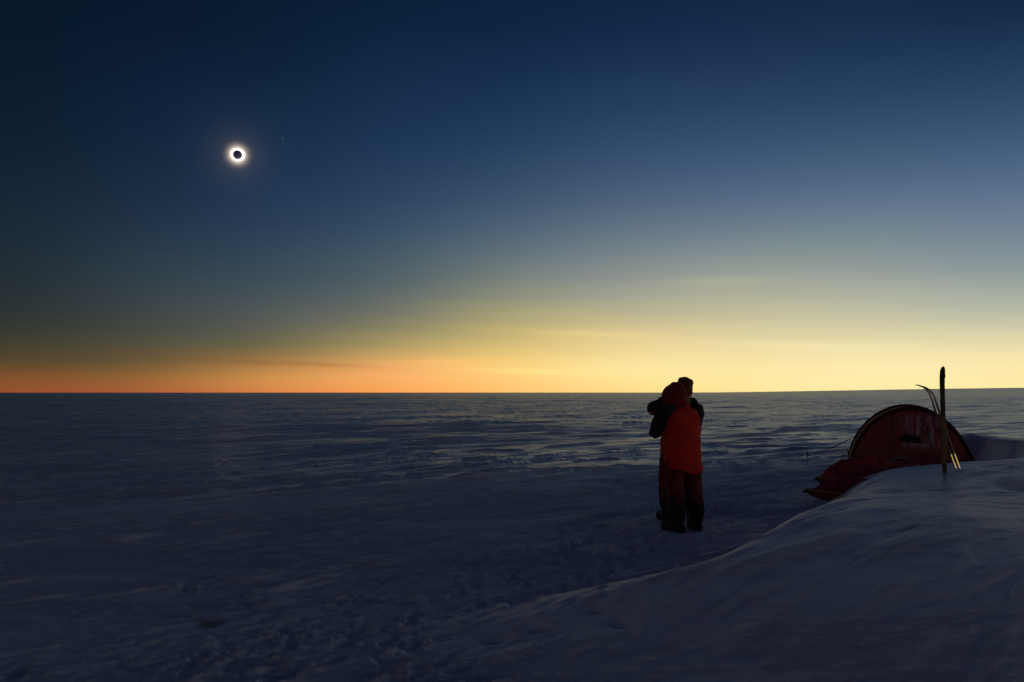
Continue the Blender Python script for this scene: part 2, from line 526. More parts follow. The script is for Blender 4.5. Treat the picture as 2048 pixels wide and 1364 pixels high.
def ground_h(x, y):
    """height of the snow; stamped flat where the people stand and the sleds lie"""
    x = np.asarray(x, float); y = np.asarray(y, float)
    z = ground_raw(x, y) - BASE
    w1 = np.exp(-(((x - 2.05) / 0.8) ** 2 + ((y - 10.1) / 0.95) ** 2) ** 2)
    w2 = np.exp(-(((x - 5.3) / 1.5) ** 2 + ((y - 12.9) / 0.9) ** 2) ** 2)
    return z * (1 - 0.8 * np.maximum(w1, w2))


def gz(x, y):
    return float(ground_h(np.array([x]), np.array([y]))[0])

# crest of the foreground drift: (x, y, height)
CREST = np.array([(-2.2, 3.35, 0.0), (-0.9, 4.7, 0.01), (0.0, 5.45, 0.05), (0.7, 5.85, 0.19), (1.55, 6.25, 0.38), (2.15, 6.75, 0.49),
                  (2.85, 7.6, 0.575), (3.75, 8.7, 0.55), (4.9, 10.1, 0.47), (6.3, 11.4, 0.47), (8.3, 13.0, 0.52), (10.8, 15.0, 0.46), (14.0, 17.0, 0.36)])
def _dense(p, n):
    t = np.linspace(0, len(p) - 1, n)
    i = np.clip(np.floor(t).astype(int), 0, len(p) - 2); f = (t - i)[:, None]
    g = lambda j: p[np.clip(j, 0, len(p) - 1)]
    a, b, c, d = g(i - 1), g(i), g(i + 1), g(i + 2)
    return 0.5 * (2 * b + (c - a) * f + (2 * a - 5 * b + 4 * c - d) * f ** 2 + (3 * b - a - 3 * c + d) * f ** 3)
CREST_D = _dense(CREST, 73)
HOLES = [((u_ - 1024) / F * (F * 1.55 / (v_ - 785)), F * 1.55 / (v_ - 785)) for u_, v_ in
         ((985, 1256), (1078, 1246), (905, 1302), (950, 1322), (845, 1328), (1010, 1320), (1190, 1232), (1240, 1262))]
def drift_h(x, y):
    """height of the drift over the flat, negative where there is none"""
    pts = CREST_D
    best = np.full(x.shape, 1e9); sd = np.zeros(x.shape)
    for i in range(len(pts) - 1):
        (x0, y0, h0), (x1, y1, h1) = pts[i], pts[i + 1]
        dx, dy = x1 - x0, y1 - y0
        t = np.clip(((x - x0) * dx + (y - y0) * dy) / (dx * dx + dy * dy), 0, 1)
        d = np.hypot(x - x0 - t * dx, y - y0 - t * dy)
        q = d < best
        best = np.where(q, d, best)
        sd = np.where(q, np.sign(dx * (y - y0) - dy * (x - x0)), sd)   # + beyond the crest
    # height of the crest nearby, blended softly so that no crease runs down the slope
    kk = 1.0 / (0.25 + 0.45 * best)
    ws = np.zeros(x.shape); hh = np.zeros(x.shape)
    for (x0, y0, h0) in pts:
        w_ = np.exp(-(np.hypot(x - x0, y - y0) - best) * 3.0 * kk)
        ws += w_; hh += w_ * h0
    hh = hh / ws
    s = x * WIND[0] + y * WIND[1]
    c = -x * WIND[1] + y * WIND[0]
    # camera side: long convex slope; far side: short steep lee, wide plateau to the right
    wn = 2.0 + 1.7 * sstep(hh, 0.1, 0.5)
    right = sstep(x, 3.6, 6.0)
    wf = 0.95 - 0.35 * sstep(hh, 0.1, 0.4) + 2.6 * right
    u = np.where(sd < 0, best / wn, best / wf)
    uu = np.clip(u, 0, 1)
    prof = np.where(sd < 0, (1 - uu ** 2.3) ** 1.12, (1 - uu * uu) ** 1.35)
    rnd = 1 - 0.05 * np.exp(-(best / 0.22) ** 2)
    d = hh * prof * rnd
    d = d + (0.018 * noise(s / 1.5, c / 0.5, 90) + 0.05 * noise(s / 3.2, c / 1.5, 91)) * np.clip(d / 0.25, 0, 1)
    dent = np.exp(-((x - 6.75) / 0.55) ** 2 - ((y - 10.45) / 0.28) ** 2)
    d = d - 0.13 * dent
    d = d + (0.012 * sstep(noise(s / 1.9, c / 0.38, 94), 0.12, 0.26) + 0.007 * sstep(noise(s / 0.8, c / 0.17, 95), 0.16, 0.30)) * np.clip(d / 0.1, 0, 1)
    for (px_, py_) in HOLES:
        d = d - 0.045 * np.exp(-((x - px_) / 0.085) ** 2 - ((y - py_) / 0.065) ** 2)
    d = d + (0.0018 * noise(s / 0.45, c / 0.10, 92) + 0.004 * noise(x / 0.5, y / 0.35, 93)) * np.clip(d / 0.1, 0, 1)
    return np.where(u < 1, d - 0.012 * np.exp(-hh * prof / 0.02), -0.06)

def base_smooth(x, y):
    # the flat under the drift, without the churned-up path
    return ground_h(x, y) * 0.35

def drift_top(x, y):
    x = np.asarray(x, float); y = np.asarray(y, float)
    g = ground_h(x, y)
    d = drift_h(x, y)
    w = np.clip(d / 0.12, 0, 1)
    return g * (1 - w * 0.75) + d

def surf_z(x, y):
    x = np.array([x]); y = np.array([y])
    g = ground_h(x, y)
    d = drift_top(x, y)
    return float(np.maximum(g, np.where(drift_h(x, y) > 0, d, g))[0])

# ------------------------------------------------------------------ materials
def base_mat(name):
    m = bpy.data.materials.new(name)
    m.use_nodes = True
    t = m.node_tree
    b = t.nodes['Principled BSDF']
    return m, t, b

def snow_material(name, loose):
    m, t, b = base_mat(name)
    N, L, M, MAPR, MIX = mk(t)
    tc = N('ShaderNodeTexCoord')
    P = tc.outputs['Object']
    def noise_n(scale, detail, rough, sx=1.0, sy=1.0):
        mp = N('ShaderNodeMapping')
        mp.inputs['Rotation'].default_value = (0, 0, -math.atan2(WIND[1], WIND[0]))
        mp.inputs['Scale'].default_value = (sx, sy, 1)
        L(P, mp.inputs['Vector'])
        n = N('ShaderNodeTexNoise')
        n.inputs['Scale'].default_value = scale
        n.inputs['Detail'].default_value = detail
        n.inputs['Roughness'].default_value = rough
        L(mp.outputs[0], n.inputs['Vector'])
        return n.outputs[0]
    # drifted loose snow over harder, greyer crust
    crust = noise_n(0.55, 7, 0.62, 0.35, 1.8)
    fleck = noise_n(5.0, 5, 0.6, 0.35, 1.5)
    grain = noise_n(55, 3, 0.6)
    glaze = MAPR(M('ADD', M('MULTIPLY', crust, 0.6), M('MULTIPLY', fleck, 0.4)), 0.53, 0.44)
    col = MIX(glaze, (0.86, 0.84, 0.83), (0.70, 0.69, 0.71))
    sp = N('ShaderNodeSeparateXYZ')
    L(P, sp.inputs[0])
    if not loose:
        # two brown stains in the snow
        wobble = noise_n(4.5, 4, 0.6)
        for (sx, sy, rx, ry) in STAINS:
            dx = M('DIVIDE', M('SUBTRACT', sp.outputs[0], sx), rx)
            dy = M('DIVIDE', M('SUBTRACT', sp.outputs[1], sy), ry)
            d = M('SQRT', M('ADD', M('MULTIPLY', dx, dx), M('MULTIPLY', dy, dy)))
            d = M('ADD', d, M('MULTIPLY', M('SUBTRACT', wobble, 0.5), 2.6))
            col = MIX(M('MULTIPLY', MAPR(d, 1.3, 0.1), 0.65), col, (0.20, 0.12, 0.05))
    L(col, b.inputs['Base Color'])
    rip = noise_n(3.2, 4, 0.55, 0.30, 1.5)
    pits = noise_n(14, 4, 0.6, 0.6, 1.2)
    bp = N('ShaderNodeBump')
    bp.inputs['Distance'].default_value = 1.0
    if loose:
        b.inputs['Roughness'].default_value = 0.55
        b.inputs['Specular IOR Level'].default_value = 0.20
        b.inputs['Coat Weight'].default_value = 0.20
        b.inputs['Coat Roughness'].default_value = 0.30
        b.inputs['Coat IOR'].default_value = 1.31
        bp.inputs['Strength'].default_value = 0.7
        h = M('ADD', M('ADD', M('MULTIPLY', rip, 0.045), M('MULTIPLY', pits, 0.018)), M('MULTIPLY', grain, 0.0030))
    else:
        # trampled, loose snow round the camp; wind-glazed crust out on the plain
        edge = M('SUBTRACT', sp.outputs[1], M('ADD', M('MULTIPLY', M('MINIMUM', M('MAXIMUM', sp.outputs[0], -8.0), 9.0), 0.62), 14.4))
        plain = MAPR(M('ADD', edge, M('MULTIPLY', M('SUBTRACT', crust, 0.5), 7.0)), -3.0, 1.5)
        rough = M('ADD', M('MULTIPLY', plain, -0.15), 0.60)
        L(M('ADD', rough, M('MULTIPLY', M('SUBTRACT', 1.0, glaze), 0.10)), b.inputs['Roughness'])
        b.inputs['Specular IOR Level'].default_value = 0.22
        L(M('MULTIPLY', M('MULTIPLY', plain, M('ADD', M('MULTIPLY', glaze, 0.35), 0.60)), 0.52), b.inputs['Coat Weight'])
        b.inputs['Coat Roughness'].default_value = 0.20
        b.inputs['Coat IOR'].default_value = 1.31
        bp.inputs['Strength'].default_value = 0.6
        soft = M('ADD', M('MULTIPLY', plain, -0.88), 1.0)
        h = M('MULTIPLY', M('ADD', M('ADD', M('MULTIPLY', rip, 0.040), M('MULTIPLY', pits, 0.011)), M('MULTIPLY', grain, 0.0022)), soft)
    L(h, bp.inputs['Height'])
    L(bp.outputs[0], b.inputs['Normal'])
    geo = N('ShaderNodeNewGeometry')
    up = N('ShaderNodeVectorMath', operation='MULTIPLY_ADD')
    L(geo.outputs['Normal'], up.inputs[0])
    up.inputs[1].default_value = (0.18, 0.18, 0.18)
    up.inputs[2].default_value = (0.0, 0.0, 0.82)
    nz_ = N('ShaderNodeVectorMath', operation='NORMALIZE')
    L(up.outputs[0], nz_.inputs[0])
    L(nz_.outputs[0], b.inputs['Coat Normal'])
    return m

p1, p2 = at(420, 1232, 5.9), at(860, 1072, 9.2)
STAINS = [(p1.x, p1.y, 0.17, 0.12), (p2.x, p2.y, 0.30, 0.16)]
SNOW = snow_material('wind_glazed_snow', False)
DRIFT_SNOW = snow_material('loose_drifted_snow', True)

def cloth(name, col, col2=None, rough=0.75, scale=9.0, bump=0.25, sheen=0.0, spec=0.3, frost=None):
    m, t, b = base_mat(name)
    N, L, M, MAPR, MIX = mk(t)
    tc = N('ShaderNodeTexCoord')
    n = N('ShaderNodeTexNoise')
    n.inputs['Scale'].default_value = scale
    n.inputs['Detail'].default_value = 5
    L(tc.outputs['Object'], n.inputs['Vector'])
    c = MIX(MAPR(n.outputs[0], 0.35, 0.68), col, col2 or tuple(q * 0.72 for q in col))
    if frost:
        c = frost(N, L, M, MAPR, MIX, tc, c)
    L(c, b.inputs['Base Color'])
    b.inputs['Roughness'].default_value = rough
    b.inputs['Specular IOR Level'].default_value = spec
    w = N('ShaderNodeTexNoise')
    w.inputs['Scale'].default_value = scale * 14
    w.inputs['Detail'].default_value = 3
    L(tc.outputs['Object'], w.inputs['Vector'])
    bp = N('ShaderNodeBump')
    bp.inputs['Strength'].default_value = bump
    bp.inputs['Distance'].default_value = 0.01
    L(M('ADD', M('MULTIPLY', n.outputs[0], 1.0), M('MULTIPLY', w.outputs[0], 0.25)), bp.inputs['Height'])
    L(bp.outputs[0], b.inputs['Normal'])
    return m

RED_JACKET = cloth('red_down_nylon', (0.72, 0.022, 0.008), (0.55, 0.016, 0.008))
RUST_JACKET = cloth('rust_shell_nylon', (0.50, 0.065, 0.018), (0.38, 0.045, 0.015))
BLACK_NYLON = cloth('black_nylon', (0.012, 0.012, 0.014), (0.020, 0.019, 0.020))
MAROON = cloth('maroon_trouser_cloth', (0.16, 0.014, 0.020), (0.11, 0.010, 0.014))
GAITER_M = cloth('dark_gaiter_cloth', (0.032, 0.010, 0.014), (0.020, 0.008, 0.012))
BOOT_M = cloth('boot_rubber', (0.010, 0.010, 0.012), rough=0.6)
HOOD_M = cloth('dark_red_hood_nylon', (0.26, 0.020, 0.008))
HAT_M = cloth('brown_hat_fabric', (0.22, 0.065, 0.016), (0.15, 0.045, 0.014), scale=22)
FUR_M = cloth('tawny_fleece', (0.42, 0.17, 0.04), (0.30, 0.11, 0.03), scale=40, bump=0.5)
ORANGE = cloth('orange_cuff', (0.62, 0.13, 0.02))
SKIN_M = cloth('skin', (0.48, 0.27, 0.19), rough=0.5, bump=0.05)

# ------------------------------------------------------------------ the snow sheets
def polar_mesh(name, azs, rs, zf, keep=None, closed=False, mat=None):
    A, RR = np.meshgrid(np.radians(azs), rs, indexing='ij')
    x = RR * np.sin(A); y = RR * np.cos(A)
    z = zf(x.ravel(), y.ravel()).reshape(x.shape)
    na, nr = x.shape
    co = np.stack([x, y, z], -1).reshape(-1, 3)
    ia = np.arange(na if closed else na - 1)
    ir = np.arange(nr - 1)
    I, J = np.meshgrid(ia, ir, indexing='ij')
    I2 = (I + 1) % na
    quads = np.stack([I * nr + J, I * nr + J + 1, I2 * nr + J + 1, I2 * nr + J], -1).reshape(-1, 4)[:, ::-1]
    if keep is not None:
        k = keep(x.ravel(), y.ravel())
        quads = quads[k[quads].any(1)]
        used = np.unique(quads)
        remap = np.full(len(co), -1); remap[used] = np.arange(len(used))
        co = co[used]; quads = remap[quads]
    me = bpy.data.meshes.new(name)
    nq = len(quads)
    me.vertices.add(len(co))
    me.vertices.foreach_set('co', co.astype(np.float32).ravel())
    me.loops.add(nq * 4)
    me.loops.foreach_set('vertex_index', quads.astype(np.int32).ravel())
    me.polygons.add(nq)
    me.polygons.foreach_set('loop_start', np.arange(0, nq * 4, 4, dtype=np.int32))
    me.polygons.foreach_set('loop_total', np.full(nq, 4, dtype=np.int32))
    me.update(calc_edges=True)
    me.validate()
    return link_mesh(name, me, mat or SNOW)

azs = np.concatenate([np.arange(-42, 44, 0.14), np.arange(44, 318, 2.5)])
rs = np.concatenate([np.arange(0.3, 3, 0.15), np.arange(3, 8, 0.025), np.arange(8, 16, 0.04), np.arange(16, 40, 0.10),
                     40 * 1.008 ** np.arange(0, 290), 40 * 1.008 ** 290 * 1.022 ** np.arange(0, 200)])
snow = polar_mesh('snow_field', azs, rs, ground_h, closed=True)
tag(snow, 'dark blue wind-carved snow plain reaching to the horizon', kind='structure')
rs2 = np.concatenate([np.arange(2.2, 8.5, 0.03), np.arange(8.5, 19, 0.05)])
dr = polar_mesh('snow_drift', np.arange(-38, 56, 0.16), rs2, drift_top, keep=lambda x, y: drift_h(x, y) > -0.05, mat=DRIFT_SNOW)
tag(dr, 'smooth foreground snowdrift rising to the right in front of the tent', kind='structure')

# ------------------------------------------------------------------ the eclipsed sun
def emis(name, col, s):
    m = bpy.data.materials.new(name)
    m.use_nodes = True
    t = m.node_tree
    t.nodes.clear()
    N, L, M, MAPR, MIX = mk(t)
    e = N('ShaderNodeEmission')
    e.inputs['Color'].default_value = (*col, 1)
    e.inputs['Strength'].default_value = s
    o = N('ShaderNodeOutputMaterial')
    L(e.outputs[0], o.inputs['Surface'])
    return m

SUN_D = 42000.0
sun_pos = Vector((0, 0, CAM_H)) + sun_dir * SUN_D
es = empty('eclipsed_sun', sun_pos)
tag(es, 'totally eclipsed sun, black disc ringed by a white corona in the dark blue sky', 'sun')
q = sun_dir.to_track_quat('Y', 'Z')
es.rotation_mode = 'QUATERNION'
es.rotation_quaternion = q
px = SUN_D / F / math.cos(R(22))
bm = bmesh.new()
bmesh.ops.create_uvsphere(bm, u_segments=64, v_segments=32, radius=1.0)
for v in bm.verts:
    a = math.atan2(v.co.z, v.co.x)
    k = 1 + 0.03 * math.cos(2 * (a - 2.6)) + 0.015 * math.sin(3 * a + 1)
    v.co = Vector((v.co.x * 12.0 * k + 0.3, v.co.y * 4, v.co.z * 11.0 * k + 0.2)) * px
bm_obj('corona', bm, emis('corona_plasma', (1.0, 0.97, 0.90), 1.5), es)
bm = bmesh.new()
bmesh.ops.create_uvsphere(bm, u_segments=64, v_segments=32, radius=7.3 * px, matrix=Matrix.Translation((0, -14 * px, 0)))
moon_m = cloth('moon_rock', (0.07, 0.09, 0.45), scale=0.002, bump=0.0, rough=1.0)
bm_obj('moon', bm, moon_m, es)

pd_ = Vector(ray(565.5, 276).tolist())
bm = bmesh.new()
bmesh.ops.create_uvsphere(bm, u_segments=12, v_segments=8, radius=0.9 * px)
pl = bm_obj('planet', bm, emis('planet_light', (0.75, 0.85, 1.0), 0.16), None)
pl.location = Vector((0, 0, CAM_H)) + pd_ * SUN_D
tag(pl, 'faint planet, a tiny pale dot up and right of the eclipsed sun', 'planet')

#OBJECTS#
# ------------------------------------------------------------------ people
def loft(rings, seg=44, levels=48, power=2.3, fold=0.008, fscale=0.11, seed=0):
    zs = np.array([r[0] for r in rings])
    arr = np.array([r[1:] for r in rings], float)
    tt = np.linspace(0, len(rings) - 1, levels)
    k = np.arange(len(rings))
    def smooth_interp(col):
        # Catmull-Rom through the rings
        i = np.clip(np.floor(tt).astype(int), 0, len(rings) - 2)
        f = tt - i
        p = lambda j: col[np.clip(j, 0, len(rings) - 1)]
        a, b, c, d = p(i - 1), p(i), p(i + 1), p(i + 2)
        return 0.5 * (2 * b + (c - a) * f + (2 * a - 5 * b + 4 * c - d) * f ** 2 + (3 * b - a - 3 * c + d) * f ** 3)
    Z = smooth_interp(zs)
    C = [smooth_interp(arr[:, j]) for j in range(4)]
    th = np.linspace(0, 2 * math.pi, seg, endpoint=False)
    ct, st = np.cos(th), np.sin(th)
    ex = 2.0 / power
    cx = np.sign(ct) * np.abs(ct) ** ex; sy = np.sign(st) * np.abs(st) ** ex
    co = []
    for i in range(levels):
        x = C[0][i] + C[2][i] * cx
        y = C[1][i] + C[3][i] * sy
        co.append(np.stack([x, y, np.full(seg, Z[i])], 1))
    co = np.concatenate(co)
    if fold:
        ctr = np.repeat(np.stack([C[0], C[1], Z], 1), seg, axis=0)
        n = co - ctr; n[:, 2] = 0
        n /= np.linalg.norm(n, axis=1)[:, None] + 1e-6
        co = co + n * (fold_noise(co + seed * 3.3, fscale) * fold)[:, None]
    faces = []
    for i in range(levels - 1):
        for j in range(seg):
            a = i * seg + j; b = i * seg + (j + 1) % seg
            faces.append((a, b, b + seg, a + seg))
    faces.append(tuple(range(seg))[::-1])
    faces.append(tuple(range((levels - 1) * seg, levels * seg)))
    return co.tolist(), faces

def glove(name, wrist, tip_dir, palm_n, side, mat, parent, curl=0.9, s=1.0):
    """a gloved hand with five separate, bent fingers"""
    f = Vector(tip_dir).normalized()
    n = Vector(palm_n).normalized()
    n = (n - f * n.dot(f)).normalized()
    l = f.cross(n) * side                       # towards the thumb
    w = Vector(wrist)
    bm = bmesh.new()
    pc = w + f * 0.055 * s
    rot = Matrix((l, f, n)).transposed()
    add_ellipsoid(bm, pc, (0.048 * s, 0.058 * s, 0.024 * s), rot, 16)
    add_capsule(bm, w - f * 0.03, w + f * 0.03, 0.036 * s, 0.034 * s)
    for k, (off, ln) in enumerate(((0.034, 0.072), (0.012, 0.082), (-0.011, 0.076), (-0.033, 0.060))):
        p = w + f * 0.098 * s + l * off * s
        a = 0.25
        d0 = f * math.cos(a) + n * math.sin(a)
        chain = [(p - f * 0.02, 0.0135 * s)]
        for q, (seg_l, bend) in enumerate(((0.45, 0.25), (0.32, 0.25 + curl * 0.6), (0.26, 0.25 + curl * 1.2))):
            a = bend
            p = p + (f * math.cos(a) + n * math.sin(a)) * ln * seg_l * s
            chain.append((p, (0.0125 - 0.001 * q) * s))
        add_chain(bm, chain)
    p0 = w + f * 0.030 * s + l * 0.034 * s
    p1 = p0 + (l * 0.8 + f * 0.6 + n * 0.2).normalized() * 0.040 * s
    p2 = p1 + (l * 0.2 + f * 0.9 + n * 0.5).normalized() * 0.034 * s
    add_chain(bm, [(p0, 0.018 * s), (p1, 0.015 * s), (p2, 0.0125 * s)])
    return fuse(name, bm, mat, parent, voxel=0.006, smooth=3)

def make_person(loc, rz, H, head_c, look, l_arm, r_arm, feet, mats, lean, hood_up, label):
    """local axes: +Y the way the person faces, +X their right. Arms: shoulder, elbow, wrist."""
    root = empty('person', loc, rz)
    tag(root, label, 'person', 'people watching the eclipse')
    k = H / 1.74
    hc = Vector(head_c)
    lk = Vector(look).normalized()
    rt = Vector((lk.y, -lk.x, 0)).normalized()
    up = rt.cross(lk)
    hrot = Matrix((rt, lk, up)).transposed()
    hl = lambda x, y, z: hc + rt * x + lk * y + up * z
    hips = [Vector((sx * 0.10, lean[0], 0.92 * k)) for sx in (-1, 1)]
    chest = Vector((0, lean[1], 1.30 * k))
    neck = Vector((0, lean[2], 1.47 * k))
    # ---- body: one skin from feet to head
    bm = bmesh.new()
    for s, hip, ft in zip((-1, 1), hips, feet):
        ank = Vector((ft[0], ft[1], 0.11))
        knee = (hip + ank) / 2 + Vector((s * 0.012, 0.03, 0.02))
        add_chain(bm, [(hip, 0.085), (knee, 0.060), (ank, 0.042)])
        fd = Vector((math.sin(ft[2]), math.cos(ft[2]), 0))
        add_capsule(bm, ank - fd * 0.03 - Vector((0, 0, 0.06)), ank + fd * 0.13 - Vector((0, 0, 0.075)), 0.035, 0.026)
    add_ellipsoid(bm, (0, lean[0], 0.97 * k), (0.165, 0.115, 0.13))
    add_ellipsoid(bm, (0, (lean[0] + lean[1]) / 2, 1.12 * k), (0.145, 0.10, 0.16))
    add_ellipsoid(bm, chest, (0.165, 0.115, 0.17))
    add_chain(bm, [(chest + Vector((0, 0, 0.08)), 0.08), (neck, 0.062), (hc - up * 0.05, 0.060)])
    for arm in (l_arm, r_arm):
        add_chain(bm, [(chest + Vector((0, 0, 0.09)), 0.06), (arm[0], 0.055), (arm[1], 0.042), (arm[2], 0.028)])
    add_ellipsoid(bm, hl(0, 0, 0.02), (0.076, 0.095, 0.105), hrot)
    add_ellipsoid(bm, hl(0, 0.045, -0.055), (0.055, 0.055, 0.065), hrot)          # jaw
    add_capsule(bm, hl(0, 0.092, 0.022), hl(0, 0.112, -0.022), 0.011, 0.015)       # nose
    add_capsule(bm, hl(-0.022, 0.088, -0.058), hl(0.022, 0.088, -0.058), 0.010, 0.010)   # mouth
    add_capsule(bm, hl(-0.045, 0.076, 0.036), hl(0.045, 0.076, 0.036), 0.014, 0.014)     # brow
    for s in (-1, 1):
        add_ellipsoid(bm, hl(s * 0.079, 0.0, 0.0), (0.012, 0.022, 0.034), hrot, 10)      # ears
    fuse('body', bm, mats['skin'], root, voxel=0.012, smooth=4)
    # ---- trousers, puffed over the boots
    bm = bmesh.new()
    for s, hip, ft in zip((-1, 1), hips, feet):
        ank = Vector((ft[0], ft[1], 0.13))
        knee = (hip + ank) / 2 + Vector((s * 0.012, 0.03, 0.02))
        add_chain(bm, [(hip + Vector((0, 0, -0.02)), 0.122), ((hip * 2 + knee) / 3, 0.120), (knee, 0.114),
                       ((knee * 2 + ank * 3) / 5 + Vector((0, -0.01, 0)), 0.108), (ank + Vector((0, 0, 0.13)), 0.092)])
    add_ellipsoid(bm, (0, lean[0], 0.95 * k), (0.20, 0.15, 0.14))
    tr = fuse('trousers', bm, mats['trousers'], root, voxel=0.014, smooth=4, wrinkle=0.011, wscale=0.10)
    for s, hip, ft in zip((-1, 1), hips, feet):
        # gaiter and overboot
        ank = Vector((ft[0], ft[1], 0.11))
        knee = (hip + ank) / 2 + Vector((s * 0.012, 0.03, 0.02))
        fd = Vector((math.sin(ft[2]), math.cos(ft[2]), 0))
        mid = ank + (knee - ank) * 0.66
        bm = bmesh.new()
        add_chain(bm, [(mid, 0.117), (ank + (knee - ank) * 0.30 + Vector((0, -0.012, 0)), 0.106), (ank, 0.082)])
        fuse('gaiter', bm, mats['gaiter'], root, voxel=0.013, smooth=4, wrinkle=0.008, wscale=0.07)
        bm = bmesh.new()
        add_chain(bm, [(ank + Vector((0, 0, 0.05)), 0.083), (ank - Vector((0, 0, 0.02)), 0.080), (ank + fd * 0.11 - Vector((0, 0, 0.052)), 0.058), (ank + fd * 0.19 - Vector((0, 0, 0.054)), 0.056)])
        add_capsule(bm, ank - fd * 0.055 - Vector((0, 0, 0.055)), ank + fd * 0.05 - Vector((0, 0, 0.060)), 0.060, 0.056)
        bt = fuse('boot', bm, mats['boot'], root, voxel=0.011, smooth=3)
        ys = []
        sole_c = ank + fd * 0.055
        seg = 28
        vs, fs = [], []
        lat = Vector((fd.y, -fd.x, 0))
        for zz in (0.0, 0.032):
            for q in range(seg):
                a = 2 * math.pi * q / seg
                c_, s_ = math.cos(a), math.sin(a)
                lx = 0.058 * (1.05 if s_ > 0 else 0.92) * (abs(c_) ** 0.75) * (1 if c_ > 0 else -1)
                ly = 0.182 * (abs(s_) ** 0.85) * (1 if s_ > 0 else -1)
                p = sole_c + lat * lx + fd * ly
                vs.append((p.x, p.y, zz - 0.006))
        for q in range(seg):
            fs.append((q, (q + 1) % seg, seg + (q + 1) % seg, seg + q))
        fs += [tuple(range(seg))[::-1], tuple(range(seg, 2 * seg))]
        mesh_obj('sole', vs, fs, mats['boot'], bt, smooth=False)
    # ---- jacket
    y0, y1, y2 = lean
    vs, fs = loft([(0.735 * k, 0, y0 - 0.005, 0.190, 0.150), (0.748 * k, 0, y0, 0.218, 0.176), (0.86 * k, 0, y0, 0.224, 0.184), (1.00 * k, 0, y0, 0.214, 0.172),
                   (1.14 * k, 0, (y0 + y1) / 2, 0.216, 0.170), (1.30 * k, 0, y1, 0.218, 0.166), (1.40 * k, 0, y1, 0.195, 0.146),
                   (1.46 * k, 0, (y1 + y2) / 2, 0.135, 0.115), (1.50 * k, 0, y2, 0.088, 0.092), (1.545 * k, 0, y2, 0.084, 0.090)], fold=0.021, fscale=0.15)
    # the hem hangs unevenly, lower behind
    vs = [(p[0], p[1], p[2] + max(0.0, 1 - (p[2] - 0.73 * k) / 0.35) * (0.030 * p[1] / 0.18 - 0.022 * p[0] / 0.2 + 0.010 * math.sin(17 * p[0] + 11 * p[1]))) for p in vs]
    jk = mesh_obj('jacket', vs, fs, mats['jacket'], root)
    bm = bmesh.new()
    z = 0.775 * k
    add_tube(bm, [(0.222 * math.cos(a), y0 + 0.179 * math.sin(a), z + 0.028 * math.sin(a) - 0.022 * math.cos(a)) for a in [2 * math.pi * q / 40 for q in range(41)]], 0.006)
    bm_obj('hem_cord', bm, mats['jacket'], jk)
    for s, arm in ((-1, l_arm), (1, r_arm)):
        sh, el_, wr = [Vector(q) for q in arm]
        bm = bmesh.new()
        fd = (wr - el_).normalized()
        add_chain(bm, [(sh + Vector((-s * 0.05, 0, 0.0)), 0.085), (sh, 0.094), (sh * 0.45 + el_ * 0.55, 0.084), (el_, 0.080), (el_ * 0.5 + wr * 0.5, 0.074), (wr - fd * 0.03, 0.056)])
        fuse('sleeve', bm, mats['sleeve'], jk, voxel=0.012, smooth=4, wrinkle=0.012, wscale=0.07)
        bm = bmesh.new()
        add_tube(bm, [wr - fd * 0.055, wr - fd * 0.05, wr - fd * 0.015, wr - fd * 0.01], [0.050, 0.061, 0.059, 0.046], seg=16)
        bm_obj('cuff', bm, mats['cuff'], jk)
        to_face = (hl(0, 0.16, 0.0) - wr)
        glove('glove', wr, (to_face.normalized() * 0.7 + up * 0.9), -lk + rt * (-s) * 0.6, -s, mats['boot'], root)
    if mats.get('elbow'):
        sh, el_, wr = [Vector(q) for q in l_arm]
        bm = bmesh.new()
        add_ellipsoid(bm, el_ + Vector((-0.012, 0.0, -0.052)), (0.052, 0.058, 0.042))
        e = fuse('elbow_patch', bm, mats['elbow'], jk, voxel=0.009, smooth=2)
        e['label'] = 'orange patch under the raised left elbow'
    # ---- collar / hood
    bm = bmesh.new()
    if hood_up:
        add_ellipsoid(bm, hl(0, -0.012, 0.018), (0.134, 0.146, 0.150), hrot, 24)
        add_ellipsoid(bm, hl(0, 0.02, -0.07), (0.112, 0.115, 0.10), hrot, 20)
        add_capsule(bm, hl(0, -0.03, -0.10), neck + Vector((0, -0.015, 0.0)), 0.108, 0.112)
        hd = fuse('hood', bm, mats['hood'], root, voxel=0.012, smooth=5, wrinkle=0.010, wscale=0.08)
        # open the front of the hood round the face
        b2 = bmesh.new(); b2.from_mesh(hd.data)
        cut = [v for v in b2.verts if (v.co - hl(0, 0.16, -0.02)).length < 0.105]
        bmesh.ops.delete(b2, geom=cut, context='VERTS')
        b2.to_mesh(hd.data); b2.free()
        sd = hd.modifiers.new('thickness', 'SOLIDIFY'); sd.thickness = 0.012; sd.offset = -1
        bm = bmesh.new()
        pts = []
        for q in range(33):
            a = 2 * math.pi * q / 32
            pts.append(hl(0.098 * math.cos(a), 0.105, -0.02 + 0.108 * math.sin(a)))
        add_tube(bm, pts, 0.016, seg=10)
        bm_obj('ruff', bm, mats['hood'], hd)
    else:
        # fur-lined cap with a flat crown and ear flaps, hood thrown back behind the neck
        add_ellipsoid(bm, hl(0, -0.006, 0.052), (0.100, 0.118, 0.098), hrot, 24)
        add_ellipsoid(bm, hl(0, -0.010, 0.098), (0.098, 0.112, 0.044), hrot, 24)
        for s in (-1, 1):
            add_ellipsoid(bm, hl(s * 0.088, -0.012, -0.035), (0.024, 0.060, 0.080), hrot, 14)
        add_ellipsoid(bm, hl(0, -0.085, -0.02), (0.082, 0.034, 0.075), hrot, 14)
        ht = fuse('cap', bm, mats['hat'], root, voxel=0.010, smooth=3, wrinkle=0.006, wscale=0.05)
        b2 = bmesh.new(); b2.from_mesh(ht.data)
        cut = [v for v in b2.verts if (v.co - hl(0, 0.15, -0.05)).length < 0.10]
